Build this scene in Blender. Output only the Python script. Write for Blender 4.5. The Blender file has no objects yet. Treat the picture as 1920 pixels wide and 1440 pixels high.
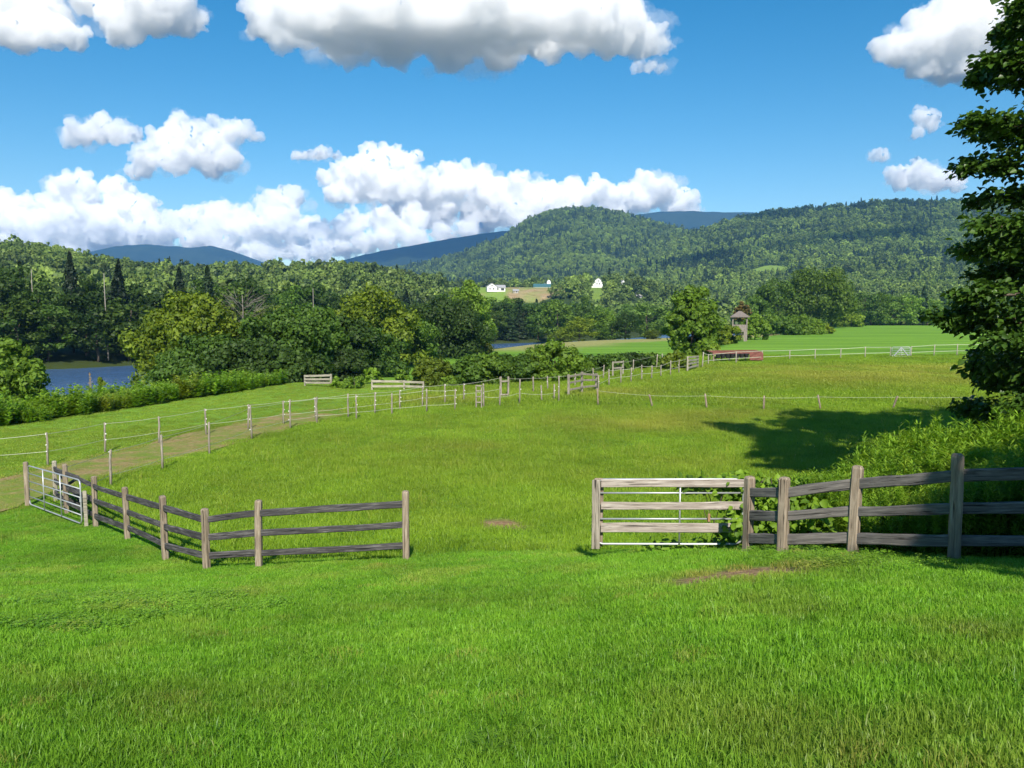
import bpy, bmesh, math, random
import numpy as np
from mathutils import Vector, Matrix

R = math.radians
rng = np.random.default_rng(7)
random.seed(7)
scene = bpy.context.scene
COL = scene.collection

# ------------------------------------------------------------------ camera, sky, sun, exposure
F = 1507.0                       # focal length in photograph pixels (1920 wide)
PITCH = math.atan(130.0 / F)
EYE = Vector((0.0, 0.0, 5.0))
cam_d = bpy.data.cameras.new('camera')
cam_d.sensor_width = 36.0
cam_d.lens = 36.0 * F / 1920.0
cam_d.clip_start = 0.1
cam_d.clip_end = 60000.0
cam = bpy.data.objects.new('camera', cam_d)
COL.objects.link(cam)
cam.location = EYE
cam.rotation_euler = (R(90) - PITCH, 0, 0)
scene.camera = cam

SUN_AZ = R(176.0)                # direction the sun stands in, clockwise from +y: behind the camera, a little to the right
SUN_EL = R(40.0)
world = bpy.data.worlds.new('World')
scene.world = world
world.use_nodes = True
wn = world.node_tree.nodes; wl = world.node_tree.links
wn.clear()
sky = wn.new('ShaderNodeTexSky'); sky.sky_type = 'NISHITA'
sky.sun_disc = False
sky.sun_elevation = SUN_EL
sky.sun_rotation = SUN_AZ
sky.altitude = 0.0
sky.air_density = 1.0
sky.dust_density = 0.25
sky.ozone_density = 1.3
hsv = wn.new('ShaderNodeHueSaturation'); hsv.inputs['Saturation'].default_value = 1.52; hsv.inputs['Hue'].default_value = 0.493
bgn = wn.new('ShaderNodeBackground'); bgn.inputs['Strength'].default_value = 0.088
wo = wn.new('ShaderNodeOutputWorld')
wl.new(sky.outputs[0], hsv.inputs['Color']); wl.new(hsv.outputs[0], bgn.inputs['Color']); wl.new(bgn.outputs[0], wo.inputs[0])

sun_d = bpy.data.lights.new('sun', 'SUN')
sun_d.energy = 5.0
sun_d.angle = R(0.6)
sun_d.color = (1.0, 0.93, 0.82)
sun = bpy.data.objects.new('sun', sun_d)
COL.objects.link(sun)
SUNV = Vector((math.sin(SUN_AZ) * math.cos(SUN_EL), math.cos(SUN_AZ) * math.cos(SUN_EL), math.sin(SUN_EL)))
sun.rotation_euler = SUNV.to_track_quat('Z', 'Y').to_euler()
sun.location = SUNV * 60

scene.view_settings.view_transform = 'Standard'
scene.view_settings.look = 'None'
scene.view_settings.exposure = 0.54
scene.view_settings.gamma = 1.0
scene.view_settings.use_curve_mapping = False
scene.render.engine = 'CYCLES'
scene.cycles.use_denoising = True
scene.cycles.max_bounces = 32
scene.cycles.diffuse_bounces = 3
scene.cycles.glossy_bounces = 2
scene.cycles.transmission_bounces = 4
scene.cycles.transparent_max_bounces = 8
scene.cycles.volume_bounces = 32
scene.cycles.use_adaptive_sampling = True
scene.cycles.adaptive_threshold = 0.015

# ------------------------------------------------------------------ helpers
CP, SP = math.cos(PITCH), math.sin(PITCH)

def at(px, py, Y):
    """World point that the photograph shows at pixel (px, py), Y metres ahead of the camera."""
    a = (px - 960.0) / F; b = (720.0 - py) / F
    dy = CP + b * SP; dz = -SP + b * CP
    s = Y / dy
    return Vector((a * s, Y, EYE.z + dz * s))

def smooth(a, b, v):
    t = np.clip((np.asarray(v, float) - a) / (b - a), 0, 1)
    return t * t * (3 - 2 * t)

def smin(a, b, k):
    h = np.clip(0.5 + 0.5 * (b - a) / k, 0, 1)
    return b * (1 - h) + a * h - k * h * (1 - h)

_perm = np.random.default_rng(3).random((256, 256))
def vnoise(x, y):
    x = np.asarray(x, float); y = np.asarray(y, float)
    xi = np.floor(x).astype(int); yi = np.floor(y).astype(int)
    fx = x - xi; fy = y - yi
    fx = fx * fx * (3 - 2 * fx); fy = fy * fy * (3 - 2 * fy)
    g = lambda i, j: _perm[i & 255, j & 255]
    return (g(xi, yi) * (1 - fx) + g(xi + 1, yi) * fx) * (1 - fy) + (g(xi, yi + 1) * (1 - fx) + g(xi + 1, yi + 1) * fx) * fy
def fbm(x, y, o=4):
    s = 0; a = 0.5
    for i in range(o):
        s = s + a * vnoise(np.asarray(x) * 2 ** i + 17.3 * i, np.asarray(y) * 2 ** i + 5.1 * i); a *= 0.5
    return s

def side_of(poly, x, y):
    """Signed distance to an open polyline, positive on its right-hand side."""
    x = np.asarray(x, float); y = np.asarray(y, float)
    best = np.full(np.broadcast(x, y).shape, 1e9); sg = np.ones_like(best)
    for (ax, ay), (bx, by) in zip(poly[:-1], poly[1:]):
        dx, dy = bx - ax, by - ay
        t = np.clip(((x - ax) * dx + (y - ay) * dy) / (dx * dx + dy * dy), 0, 1)
        qx = x - (ax + t * dx); qy = y - (ay + t * dy)
        d = np.hypot(qx, qy)
        c = dx * (y - ay) - dy * (x - ax)
        m = d < best - 1e-9
        best = np.where(m, d, best); sg = np.where(m, np.where(c > 0, -1.0, 1.0), sg)
    return best * sg

# ------------------------------------------------------------------ terrain
TERRACE = [(-90, -60), (-46, 20), (-26, 43), (-21.5, 56), (-18.5, 67), (-9, 67.5), (-2, 70), (7, 78), (16, 90), (23, 107), (33, 126), (45, 158), (76, 220), (122, 310), (160, 380), (190, 460)]
NEARBANK = [(-140, 20), (-75, 62), (-50, 90), (-36, 128), (-22, 170), (-8, 214), (16, 250), (60, 290), (95, 345), (120, 420), (140, 520)]
FARBANK = [(-190, 60), (-110, 118), (-78, 143), (-52, 178), (-31, 222), (-8, 262), (25, 292), (50, 330), (70, 380), (85, 440), (95, 540)]

RIDGE_A = (620.0, 215.0, 1.25, 12.0, [(-900, 455), (-300, 440), (0, 449), (60, 454), (130, 465), (200, 477), (300, 490), (450, 493), (560, 492), (640, 489), (700, 494), (760, 506), (830, 522), (900, 545), (1000, 575), (1100, 592), (3000, 600)])
RIDGE_B = (2400.0, 900.0, 1.5, 9.0, [(-900, 520), (500, 512), (640, 505), (760, 500), (800, 492), (870, 471), (940, 446), (985, 414), (1030, 396), (1060, 391), (1110, 391), (1160, 399), (1200, 409), (1240, 421), (1290, 432), (1340, 442), (1500, 470), (3000, 520)])
RIDGE_C = (2000.0, 380.0, 1.8, 9.0, [(-900, 560), (700, 545), (900, 520), (1000, 500), (1100, 478), (1180, 460), (1250, 442), (1300, 432), (1330, 424), (1380, 409), (1440, 399), (1500, 392), (1560, 387), (1640, 382), (1700, 379), (1790, 377), (1900, 380), (2100, 385), (3000, 400)])

def ridge_z(rg, x, y):
    D, r0, pw, tree, prof = rg
    px = 960 + F * x / np.maximum(y, 1.0)
    yt = np.interp(px, [p[0] for p in prof], [p[1] for p in prof])
    yt = yt + (fbm(px / 60.0, px * 0 + D, 3) - 0.45) * 6
    ztop = EYE.z + (590.0 - yt) / F * D - tree
    t = np.clip((y - r0) / (D - r0), 0, 1) ** pw
    back = np.clip((y - D) / 900.0, 0, 1)
    return -3.0 + (ztop + 3.0) * t * (1 - 0.6 * back * back)

def ground_z(x, y):
    x = np.asarray(x, float); y = np.asarray(y, float)
    yy = np.maximum(y, -2.0)
    q = 1.6 + 0.06 * yy + 0.0088 * np.maximum(yy, 0) ** 2
    wq = smooth(-1.5, 4.0, x)
    q = q * wq + (1.6 + 0.195 * yy) * (1 - wq)
    P = 5.25 + 0.02 * np.clip(-x, 0, 40) - 0.35 * smooth(34, 92, y) * smooth(-6, 20, x)
    P = P - 0.30 * np.exp(-((x - 27) / 16.0) ** 2 - ((y - 63) / 10.0) ** 2)
    P = P + 0.22 * (fbm(x / 13.0, y / 13.0, 3) - 0.45) * smooth(17, 26, y)
    q = q + 0.05 * np.clip(-x - 0.5, 0, 6) * smooth(8, 14, y) * smooth(18, 15, y)
    h = smin(q, P, 0.5)
    # lower terrace, river bank and bed
    low = 7.25 + 0.5 * (fbm(x / 30.0, y / 30.0, 2) - 0.45)
    nb = side_of(NEARBANK, x, y); fb = -side_of(FARBANK, x, y)      # positive: on the near / far land
    low = low + 1.9 * smooth(22, 0, nb)
    sd = side_of(TERRACE, x, y)
    w = smooth(2, -12, sd)
    h = h * (1 - w) + low * w
    river = (nb < 0) & (fb < 0)
    h = np.where(nb < 0, 9.15 + np.minimum(-nb, 4) * 0.5, h)
    farland = 9.2 - 0.8 * smooth(0, 6, fb) - 2.2 * smooth(4, 60, fb)
    h = np.where(fb > 0, farland, h)
    h = np.where(river, 11.0 - 1.8 * np.exp(-np.minimum(-nb, -fb) / 1.5), h)
    z = EYE.z - h
    # hills beyond
    px = 960 + F * x / np.maximum(y, 1.0)
    m = np.interp(px, [500, 780, 1180, 1420], [0, 1, 1, 0])
    zm = -6 + m * (33.0 * smooth(545, 685, y)) + 2 * fbm(x / 90.0, y / 90.0, 3)
    far = np.maximum(np.maximum(ridge_z(RIDGE_A, x, y), ridge_z(RIDGE_B, x, y)), np.maximum(ridge_z(RIDGE_C, x, y), zm))
    far = far + (fbm(x / 160.0, y / 160.0, 4) - 0.45) * 26 * smooth(700, 1500, y) * smooth(2300, 1700, y)
    wl_ = np.maximum(smooth(380, 560, y), smooth(60, 160, fb) * smooth(150, 260, y))
    return z * (1 - wl_) + np.maximum(far, z) * wl_

def gz(x, y):
    return float(ground_z(np.array([x]), np.array([y]))[0])

def on_ground(px, py, ymax=420.0):
    """Where the ray through a photograph pixel first meets the ground."""
    ys = np.concatenate([np.arange(2.5, 60, 0.05), np.arange(60, ymax, 0.25)])
    a = (px - 960.0) / F; b = (720.0 - py) / F
    s = ys / (CP + b * SP)
    xs = a * s; zs = EYE.z + (-SP + b * CP) * s
    g = ground_z(xs, ys)
    i = np.argmax(zs <= g)
    if zs[i] > g[i]:
        i = len(ys) - 1
    return Vector((xs[i], ys[i], g[i]))

def tag(o, label=None, cat=None, group=None, kind=None):
    if label: o['label'] = label
    if cat: o['category'] = cat
    if group: o['group'] = group
    if kind: o['kind'] = kind
    return o

def empty(name, loc, label, cat, group=None, rz=0.0):
    o = bpy.data.objects.new(name, None)
    o.empty_display_size = 0.3
    o.location = loc; o.rotation_euler = (0, 0, rz)
    COL.objects.link(o)
    return tag(o, label, cat, group)

def mesh_from(name, verts, faces, mats=(), mat_idx=None, smooth_shade=False):
    me = bpy.data.meshes.new(name)
    verts = np.asarray(verts, np.float32).reshape(-1, 3)
    if isinstance(faces, np.ndarray):
        n, k = faces.shape
        me.vertices.add(len(verts)); me.vertices.foreach_set('co', verts.ravel())
        me.loops.add(n * k); me.loops.foreach_set('vertex_index', faces.astype(np.int32).ravel())
        me.polygons.add(n); me.polygons.foreach_set('loop_start', np.arange(0, n * k, k, dtype=np.int32))
        me.update(calc_edges=True)
    else:
        me.from_pydata([tuple(v) for v in verts], [], faces)
    for m in mats: me.materials.append(m)
    if mat_idx is not None: me.polygons.foreach_set('material_index', np.asarray(mat_idx, np.int32))
    if smooth_shade: me.polygons.foreach_set('use_smooth', np.ones(len(me.polygons), bool))
    me.update()
    return me

def link(name, me, parent=None, loc=None):
    o = bpy.data.objects.new(name, me)
    COL.objects.link(o)
    if parent is not None: o.parent = parent
    if loc is not None: o.location = loc
    return o

# ------------------------------------------------------------------ materials
class NT:
    def __init__(self, name):
        self.m = bpy.data.materials.new(name); self.m.use_nodes = True
        self.t = self.m.node_tree; self.t.nodes.clear()
        self.out = self.t.nodes.new('ShaderNodeOutputMaterial')
    def n(self, typ, **kw):
        nd = self.t.nodes.new('ShaderNode' + typ)
        for k, v in kw.items():
            if k in nd.inputs: self.set(nd, k, v)
            else: setattr(nd, k, v)
        return nd
    def set(self, nd, k, v):
        if isinstance(v, bpy.types.NodeSocket): self.t.links.new(v, nd.inputs[k])
        else:
            if isinstance(v, tuple) and len(v) == 3 and nd.inputs[k].type == 'RGBA': v = v + (1.0,)
            nd.inputs[k].default_value = v
    def l(self, a, b): self.t.links.new(a, b)
    def noise(self, scale, detail=4, rough=0.55, vec=None, dist=0.0):
        nd = self.n('TexNoise'); nd.inputs['Scale'].default_value = scale; nd.inputs['Detail'].default_value = detail
        nd.inputs['Roughness'].default_value = rough; nd.inputs['Distortion'].default_value = dist
        if vec is not None: self.l(vec, nd.inputs['Vector'])
        return nd.outputs['Fac']
    def ramp(self, fac, stops):
        nd = self.n('ValToRGB'); e = nd.color_ramp.elements
        while len(e) < len(stops): e.new(0.5)
        for el, (p, c) in zip(e, stops):
            el.position = p; el.color = (c + (1.0,)) if len(c) == 3 else c
        self.l(fac, nd.inputs[0]); return nd.outputs[0]
    def mix(self, fac, a, b, mode='MIX'):
        nd = self.n('MixRGB', blend_type=mode)
        for k, v in ((0, fac), (1, a), (2, b)):
            if isinstance(v, bpy.types.NodeSocket): self.l(v, nd.inputs[k])
            else: nd.inputs[k].default_value = (v + (1.0,)) if isinstance(v, tuple) and len(v) == 3 else v
        return nd.outputs[0]
    def math(self, op, a, b=0.0):
        nd = self.n('Math', operation=op)
        for k, v in ((0, a), (1, b)):
            if isinstance(v, bpy.types.NodeSocket): self.l(v, nd.inputs[k])
            else: nd.inputs[k].default_value = v
        return nd.outputs[0]
    def attr(self, name, typ='GEOMETRY', out='Fac'):
        nd = self.n('Attribute', attribute_name=name, attribute_type=typ); return nd.outputs[out]
    def bump(self, h, strength, dist):
        nd = self.n('Bump'); nd.inputs['Strength'].default_value = strength; nd.inputs['Distance'].default_value = dist
        self.l(h, nd.inputs['Height']); return nd.outputs[0]
    def coords(self, out='Object'):
        return self.n('TexCoord').outputs[out]
    def principled(self, color, rough=0.8, spec=0.3, normal=None, metal=0.0):
        b = self.n('BsdfPrincipled')
        self.set(b, 'Base Color', color); self.set(b, 'Roughness', rough); self.set(b, 'Specular IOR Level', spec); self.set(b, 'Metallic', metal)
        if normal is not None: self.l(normal, b.inputs['Normal'])
        return b.outputs[0]
    def done(self, surf=None, vol=None):
        if surf is not None: self.l(surf, self.out.inputs['Surface'])
        if vol is not None: self.l(vol, self.out.inputs['Volume'])
        return self.m

def leaf_material(name, dark, light, transl=0.35, use_obj=True, instancer=None, rough=0.55, spec=0.25):
    m = NT(name)
    oi = m.n('ObjectInfo')
    geo = m.n('NewGeometry')
    rnd = m.math('ADD', m.math('MULTIPLY', geo.outputs['Random Per Island'], 0.65), m.math('MULTIPLY', oi.outputs['Random'], 0.35))
    c = m.ramp(rnd, [(0.0, dark), (1.0, light)])
    if use_obj: c = m.mix(1.0, c, oi.outputs['Color'], 'MULTIPLY')
    if instancer:
        a = m.attr('tint', 'INSTANCER')
        c = m.mix(a, c, instancer)
        vv = m.attr('shade', 'INSTANCER'); cc = m.n('CombineColor')
        for i in range(3): m.l(vv, cc.inputs[i])
        c = m.mix(1.0, c, cc.outputs[0], 'MULTIPLY')
    p = m.principled(c, rough, spec)
    tr = m.n('BsdfTranslucent')
    c2 = m.mix(1.0, c, (1.25, 1.3, 0.55), 'MULTIPLY')
    m.l(c2, tr.inputs['Color'])
    mx = m.n('MixShader'); mx.inputs[0].default_value = transl
    m.l(p, mx.inputs[1]); m.l(tr.outputs[0], mx.inputs[2])
    return m.done(mx.outputs[0])

M = {}
M['leaf'] = leaf_material('leaf_green', (0.035, 0.078, 0.012), (0.15, 0.255, 0.03))
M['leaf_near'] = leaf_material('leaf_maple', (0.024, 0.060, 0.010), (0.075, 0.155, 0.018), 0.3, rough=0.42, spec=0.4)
M['leaf_forest'] = leaf_material('leaf_forest', (0.078, 0.14, 0.026), (0.29, 0.39, 0.075), 0.25, use_obj=False, instancer=(0.022, 0.052, 0.020, 1))
M['weed'] = leaf_material('leaf_weed', (0.10, 0.21, 0.018), (0.28, 0.45, 0.04), 0.4, use_obj=False, instancer=(0.30, 0.24, 0.04, 1))
def grass_material(name, dark, light, dry, transl=0.4):
    return leaf_material(name, dark, light, transl, use_obj=False, instancer=dry, rough=0.45, spec=0.28)
M['grass_lawn'] = grass_material('grass_lawn', (0.072, 0.21, 0.009), (0.26, 0.49, 0.036), (0.36, 0.31, 0.08, 1))
M['grass_mown'] = grass_material('grass_mown', (0.12, 0.225, 0.014), (0.31, 0.44, 0.035), (0.36, 0.28, 0.10, 1))
M['grass_pasture'] = grass_material('grass_pasture', (0.115, 0.235, 0.010), (0.29, 0.45, 0.03), (0.33, 0.35, 0.055, 1))

def bark_material(name, a, b):
    m = NT(name); co = m.coords()
    mp = m.n('Mapping'); m.l(co, mp.inputs[0]); mp.inputs['Scale'].default_value = (6, 6, 1.2)
    n = m.noise(3.0, 6, 0.6, mp.outputs[0])
    return m.done(m.principled(m.ramp(n, [(0.3, a), (0.7, b)]), 0.9, 0.15, m.bump(n, 0.5, 0.03)))
M['bark'] = bark_material('bark', (0.045, 0.035, 0.028), (0.14, 0.115, 0.09))
M['bark_pale'] = bark_material('bark_pale', (0.22, 0.20, 0.17), (0.42, 0.38, 0.33))
M['bark_gray'] = bark_material('bark_gray', (0.11, 0.10, 0.085), (0.24, 0.22, 0.19))

def wood_material(name, a, b, c, grain=(14, 14, 1.1), rough=0.85):
    m = NT(name); co = m.coords(); oi = m.n('ObjectInfo')
    add = m.n('VectorMath', operation='ADD'); m.l(co, add.inputs[0])
    cmb = m.n('CombineXYZ'); 
    for i in range(3): m.l(m.math('MULTIPLY', oi.outputs['Random'], 37.0 + 11 * i), cmb.inputs[i])
    m.l(cmb.outputs[0], add.inputs[1])
    mp = m.n('Mapping'); m.l(add.outputs[0], mp.inputs[0]); mp.inputs['Scale'].default_value = grain
    n = m.noise(2.2, 8, 0.65, mp.outputs[0], 0.4)
    n2 = m.noise(2.5, 3, 0.5, add.outputs[0])
    col = m.ramp(n, [(0.28, a), (0.5, b), (0.72, c)])
    col = m.mix(m.ramp(n2, [(0.35, (0, 0, 0)), (0.75, (0.55, 0.55, 0.55))]), col, a)
    vor = m.n('TexVoronoi'); m.l(mp.outputs[0], vor.inputs['Vector']); vor.inputs['Scale'].default_value = 0.9
    knot = m.ramp(vor.outputs['Distance'], [(0.03, (1, 1, 1)), (0.11, (0, 0, 0))])
    col = m.mix(knot, col, tuple(v * 0.35 for v in a))
    mp2 = m.n('Mapping'); m.l(add.outputs[0], mp2.inputs[0]); mp2.inputs['Scale'].default_value = tuple(g * (2.2 if g > 5 else 0.7) for g in grain)
    cr = m.ramp(m.noise(1.6, 3, 0.6, mp2.outputs[0], 0.6), [(0.34, (1, 1, 1)), (0.40, (0, 0, 0))])
    col = m.mix(cr, col, tuple(v * 0.28 for v in a))
    hgt = m.math('SUBTRACT', n, m.math('MULTIPLY', cr, 0.8))
    return m.done(m.principled(col, rough, 0.2, m.bump(hgt, 0.8, 0.014)))
# boxes built along local x (rails) or z (posts)
M['post_wood'] = wood_material('post_wood', (0.14, 0.108, 0.078), (0.28, 0.225, 0.165), (0.45, 0.385, 0.30))
M['rail_dark'] = wood_material('rail_dark', (0.028, 0.027, 0.029), (0.070, 0.066, 0.068), (0.24, 0.23, 0.22), (1.1, 14, 14))
M['rail_gray'] = wood_material('rail_gray', (0.065, 0.060, 0.058), (0.14, 0.13, 0.12), (0.25, 0.23, 0.21), (1.1, 14, 14))
M['plank'] = wood_material('plank_weathered', (0.20, 0.165, 0.14), (0.36, 0.31, 0.27), (0.52, 0.47, 0.42), (1.1, 12, 12))
M['board_pale'] = wood_material('board_pale', (0.22, 0.20, 0.15), (0.36, 0.33, 0.26), (0.50, 0.465, 0.385), (1.1, 12, 12))
M['post_gray'] = wood_material('post_gray', (0.16, 0.14, 0.11), (0.30, 0.265, 0.215), (0.48, 0.43, 0.36))
M['tower_wood'] = wood_material('tower_wood', (0.16, 0.135, 0.115), (0.28, 0.24, 0.215), (0.38, 0.34, 0.31))

def simple(name, col, rough=0.6, spec=0.4, metal=0.0, var=0.15, scale=4.0):
    m = NT(name); n = m.noise(scale, 5, 0.6, m.coords())
    c = m.ramp(n, [(0.25, tuple(v * (1 - var) for v in col)), (0.75, tuple(min(1, v * (1 + var)) for v in col))])
    return m.done(m.principled(c, rough, spec, m.bump(n, 0.1, 0.01), metal))
M['galv'] = simple('galvanised_steel', (0.46, 0.475, 0.49), 0.45, 0.4, 0.5)
M['tape'] = simple('white_tape', (0.46, 0.48, 0.37), 0.7)
M['insulator'] = simple('white_plastic', (0.80, 0.80, 0.74), 0.45)
M['white_paint'] = simple('white_paint', (0.78, 0.78, 0.75), 0.6)
M['roof_gray'] = simple('roof_gray', (0.30, 0.30, 0.31), 0.8)
M['roof_teal'] = simple('roof_teal', (0.05, 0.13, 0.14), 0.5)
M['glass_dark'] = simple('window_glass', (0.03, 0.035, 0.04), 0.15, 0.6)
M['red_stain'] = simple('red_stain', (0.19, 0.075, 0.06), 0.85, 0.15, 0.0, 0.4)
M['black_rubber'] = simple('black_rubber', (0.02, 0.02, 0.022), 0.6)
M['orange'] = simple('orange_strap', (0.30, 0.17, 0.09), 0.8)
M['shingle'] = simple('cedar_shingle', (0.17, 0.145, 0.13), 0.9, 0.1, 0.0, 0.3)

# ------------------------------------------------------------------ ground
RACE_PX = [(-160, 975), (0, 925), (120, 893), (250, 860), (330, 842), (420, 818), (520, 794), (600, 776)]
RACE = [on_ground(*p) for p in RACE_PX]
RACE_XY = [(p.x, p.y) for p in RACE]
DRYSPOTS = [((1640, 705), 13, 6, 1.0), ((1790, 690), 9, 6, 0.8), ((1450, 690), 8, 5, 0.6), ((1140, 735), 4, 3.0, 0.6), ((1180, 790), 4, 2.2, 0.5), ((1330, 775), 5, 2.2, 0.5), ((880, 840), 2.0, 1.2, 0.4), ((1250, 800), 3.5, 2, 0.4), ((1280, 870), 2.0, 1.2, 0.3), ((850, 745), 3.0, 3, 0.45), ((760, 750), 3, 3, 0.3)]
DRYSPOTS = [(on_ground(*p), a, b, s) for p, a, b, s in DRYSPOTS]
SOILSPOTS = [((1400, 1077), 0.66, 0.42, 1.5), ((935, 985), 0.6, 0.6, 1.0)]
SOILSPOTS = [(on_ground(*p), a, b, s) for p, a, b, s in SOILSPOTS]

def dryness(x, y):
    d = np.zeros_like(np.asarray(x, float))
    for p, a, b, s in DRYSPOTS:
        d = d + s * np.exp(-((x - p.x) / a) ** 2 - ((y - p.y) / b) ** 2)
    n = fbm(x / 2.6, y / 2.6, 4)
    base = smooth(17, 24, y) * 0.15
    return np.clip((d + base) * (0.35 + 1.4 * n), 0, 1) * smooth(100, 92, y) * (side_of(TERRACE, x, y) > 2)

def soil(x, y):
    d = np.zeros_like(np.asarray(x, float))
    for p, a, b, s in SOILSPOTS:
        d = d + s * np.exp(-(((x - p.x) / a) ** 2 + ((y - p.y) / b) ** 2))
    return np.clip(d * 1.5 * (0.55 + 0.9 * fbm(x * 3.1, y * 3.1, 3)), 0, 1)

def race_dist(x, y):
    return np.abs(side_of(RACE_XY, x, y))

def grid_mesh(name, X, Y, mat):
    Z = ground_z(X, Y)
    ny, nx = X.shape
    V = np.stack([X, Y, Z], -1).reshape(-1, 3)
    i = np.arange(ny * nx).reshape(ny, nx)
    Fc = np.stack([i[:-1, :-1], i[:-1, 1:], i[1:, 1:], i[1:, :-1]], -1).reshape(-1, 4)
    me = mesh_from(name, V, Fc, [mat], smooth_shade=True)
    return me, V

def ground_material():
    m = NT('meadow_ground')
    co = m.coords()
    n1 = m.noise(0.9, 6, 0.62, co); n2 = m.noise(9.0, 5, 0.65, co); n3 = m.noise(0.11, 4, 0.55, co)
    mp = m.n('Mapping'); m.l(co, mp.inputs[0]); mp.inputs['Scale'].default_value = (0.35, 1.0, 1.0)
    n4 = m.noise(2.2, 6, 0.7, mp.outputs[0])
    g = m.ramp(m.math('ADD', m.math('MULTIPLY', n2, 0.5), m.math('MULTIPLY', n4, 0.5)), [(0.3, (0.045, 0.125, 0.010)), (0.52, (0.085, 0.205, 0.014)), (0.72, (0.15, 0.27, 0.025))])
    g = m.mix(m.ramp(n3, [(0.35, (0, 0, 0)), (0.65, (0.6, 0.6, 0.6))]), g, (0.12, 0.235, 0.02))
    lush = m.attr('lush')
    lg = m.ramp(m.math('ADD', m.math('MULTIPLY', n1, 0.6), m.math('MULTIPLY', n2, 0.4)), [(0.3, (0.135, 0.27, 0.024)), (0.7, (0.21, 0.38, 0.042))])
    mp3 = m.n('Mapping'); m.l(co, mp3.inputs[0]); mp3.inputs['Scale'].default_value = (0.02, 0.16, 1.0); mp3.inputs['Rotation'].default_value = (0, 0, R(6))
    st = m.noise(1.0, 5, 0.6, mp3.outputs[0])
    lg = m.mix(m.ramp(st, [(0.38, (0.75, 0.75, 0.75)), (0.60, (0, 0, 0))]), lg, (0.085, 0.19, 0.018))
    g = m.mix(lush, g, lg)
    dc = m.ramp(m.math('ADD', m.math('MULTIPLY', n2, 0.5), m.math('MULTIPLY', n1, 0.5)), [(0.3, (0.17, 0.19, 0.022)), (0.7, (0.29, 0.315, 0.045))])
    g = m.mix(m.attr('dry'), g, dc)
    sc = m.ramp(n2, [(0.3, (0.16, 0.09, 0.045)), (0.7, (0.38, 0.26, 0.15))])
    g = m.mix(m.attr('soil'), g, sc)
    tan = m.ramp(n1, [(0.3, (0.20, 0.215, 0.06)), (0.7, (0.36, 0.335, 0.13))])
    g = m.mix(m.attr('tan'), g, tan)
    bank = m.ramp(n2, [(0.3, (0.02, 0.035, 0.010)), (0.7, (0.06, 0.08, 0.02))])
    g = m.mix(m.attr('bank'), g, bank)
    hh = m.math('ADD', m.math('MULTIPLY', n2, 0.6), n4)
    return m.done(m.principled(g, 0.95, 0.1, m.bump(hh, 0.9, 0.12)))

def add_attr(me, name, vals):
    a = me.attributes.new(name, 'FLOAT', 'POINT'); a.data.foreach_set('value', np.asarray(vals, np.float32).ravel())

M['ground'] = ground_material()
ys = np.concatenate([np.arange(-40, 2, 3.0), np.arange(2, 24, 0.22), np.arange(24, 60, 0.5), np.geomspace(60, 395, 130)])
us = np.sign(np.linspace(-1, 1, 301)) * np.abs(np.linspace(-1, 1, 301)) ** 1.8
wid = np.interp(ys, [-40, 2, 24, 60, 395], [60, 30, 50, 95, 420])
X = us[None, :] * wid[:, None]; Y = np.repeat(ys[:, None], 301, 1)
me, V = grid_mesh('ground', X, Y, M['ground'])
vx, vy = V[:, 0], V[:, 1]
sdT = side_of(TERRACE, vx, vy); nb = side_of(NEARBANK, vx, vy); fb = -side_of(FARBANK, vx, vy)
add_attr(me, 'dry', dryness(vx, vy))
add_attr(me, 'soil', soil(vx, vy))
rd = side_of(RACE_XY, vx, vy)
lush = np.maximum(smooth(97, 102, vy) * (sdT > 0), smooth(1.5, 4, -rd) * (vy < 75) * (vx < 5)) + ((sdT < -8) & (nb > 14)) * 0.9
add_attr(me, 'lush', np.clip(lush, 0, 1) * 0.9)
pxv = 960 + F * vx / np.maximum(vy, 1)
tanv = smooth(40, 30, nb + 14 * (fbm(vx / 12, vy / 12) - 0.5)) * smooth(150, 175, vy) * (nb > 2) * (sdT < -4) * (vy < 300)
add_attr(me, 'tan', np.clip(tanv, 0, 1))
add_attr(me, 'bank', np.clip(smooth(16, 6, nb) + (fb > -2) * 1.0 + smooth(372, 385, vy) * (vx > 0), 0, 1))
ground = tag(link('ground', me), 'green lawn sloping down to a fenced pasture and hay meadows', None, None, 'structure')

# worn track between the two lines of post fence
def strip_mesh(name, pts, half, mat, lift, n=160, seed=1, m=9):
    P = np.array(pts); seg = np.concatenate([[0], np.cumsum(np.hypot(*np.diff(P[:, :2], axis=0).T))])
    t = np.linspace(0, seg[-1], n)
    cx = np.interp(t, seg, P[:, 0]); cy = np.interp(t, seg, P[:, 1])
    k = np.array([1, 2, 3, 4, 3, 2, 1.0]); k /= k.sum()
    cx = np.convolve(np.pad(cx, 3, 'edge'), k, 'valid'); cy = np.convolve(np.pad(cy, 3, 'edge'), k, 'valid')
    tx = np.gradient(cx); ty = np.gradient(cy); L = np.hypot(tx, ty); nx, ny = -ty / L, tx / L
    hl = half * (0.75 + 0.55 * fbm(t / 1.7, t * 0 + seed, 3)); hr = half * (0.75 + 0.55 * fbm(t / 1.7, t * 0 + seed + 9, 3))
    w = np.linspace(-1, 1, m)
    off = np.where(w[None, :] < 0, w[None, :] * hl[:, None], w[None, :] * hr[:, None])
    X = cx[:, None] + nx[:, None] * off; Y = cy[:, None] + ny[:, None] * off
    Z = ground_z(X, Y) + lift
    i = np.arange(n * m).reshape(n, m)
    Fc = np.stack([i[:-1, :-1], i[1:, :-1], i[1:, 1:], i[:-1, 1:]], -1).reshape(-1, 4)
    return mesh_from(name, np.stack([X, Y, Z], -1).reshape(-1, 3), Fc, [mat], smooth_shade=True)

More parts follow.
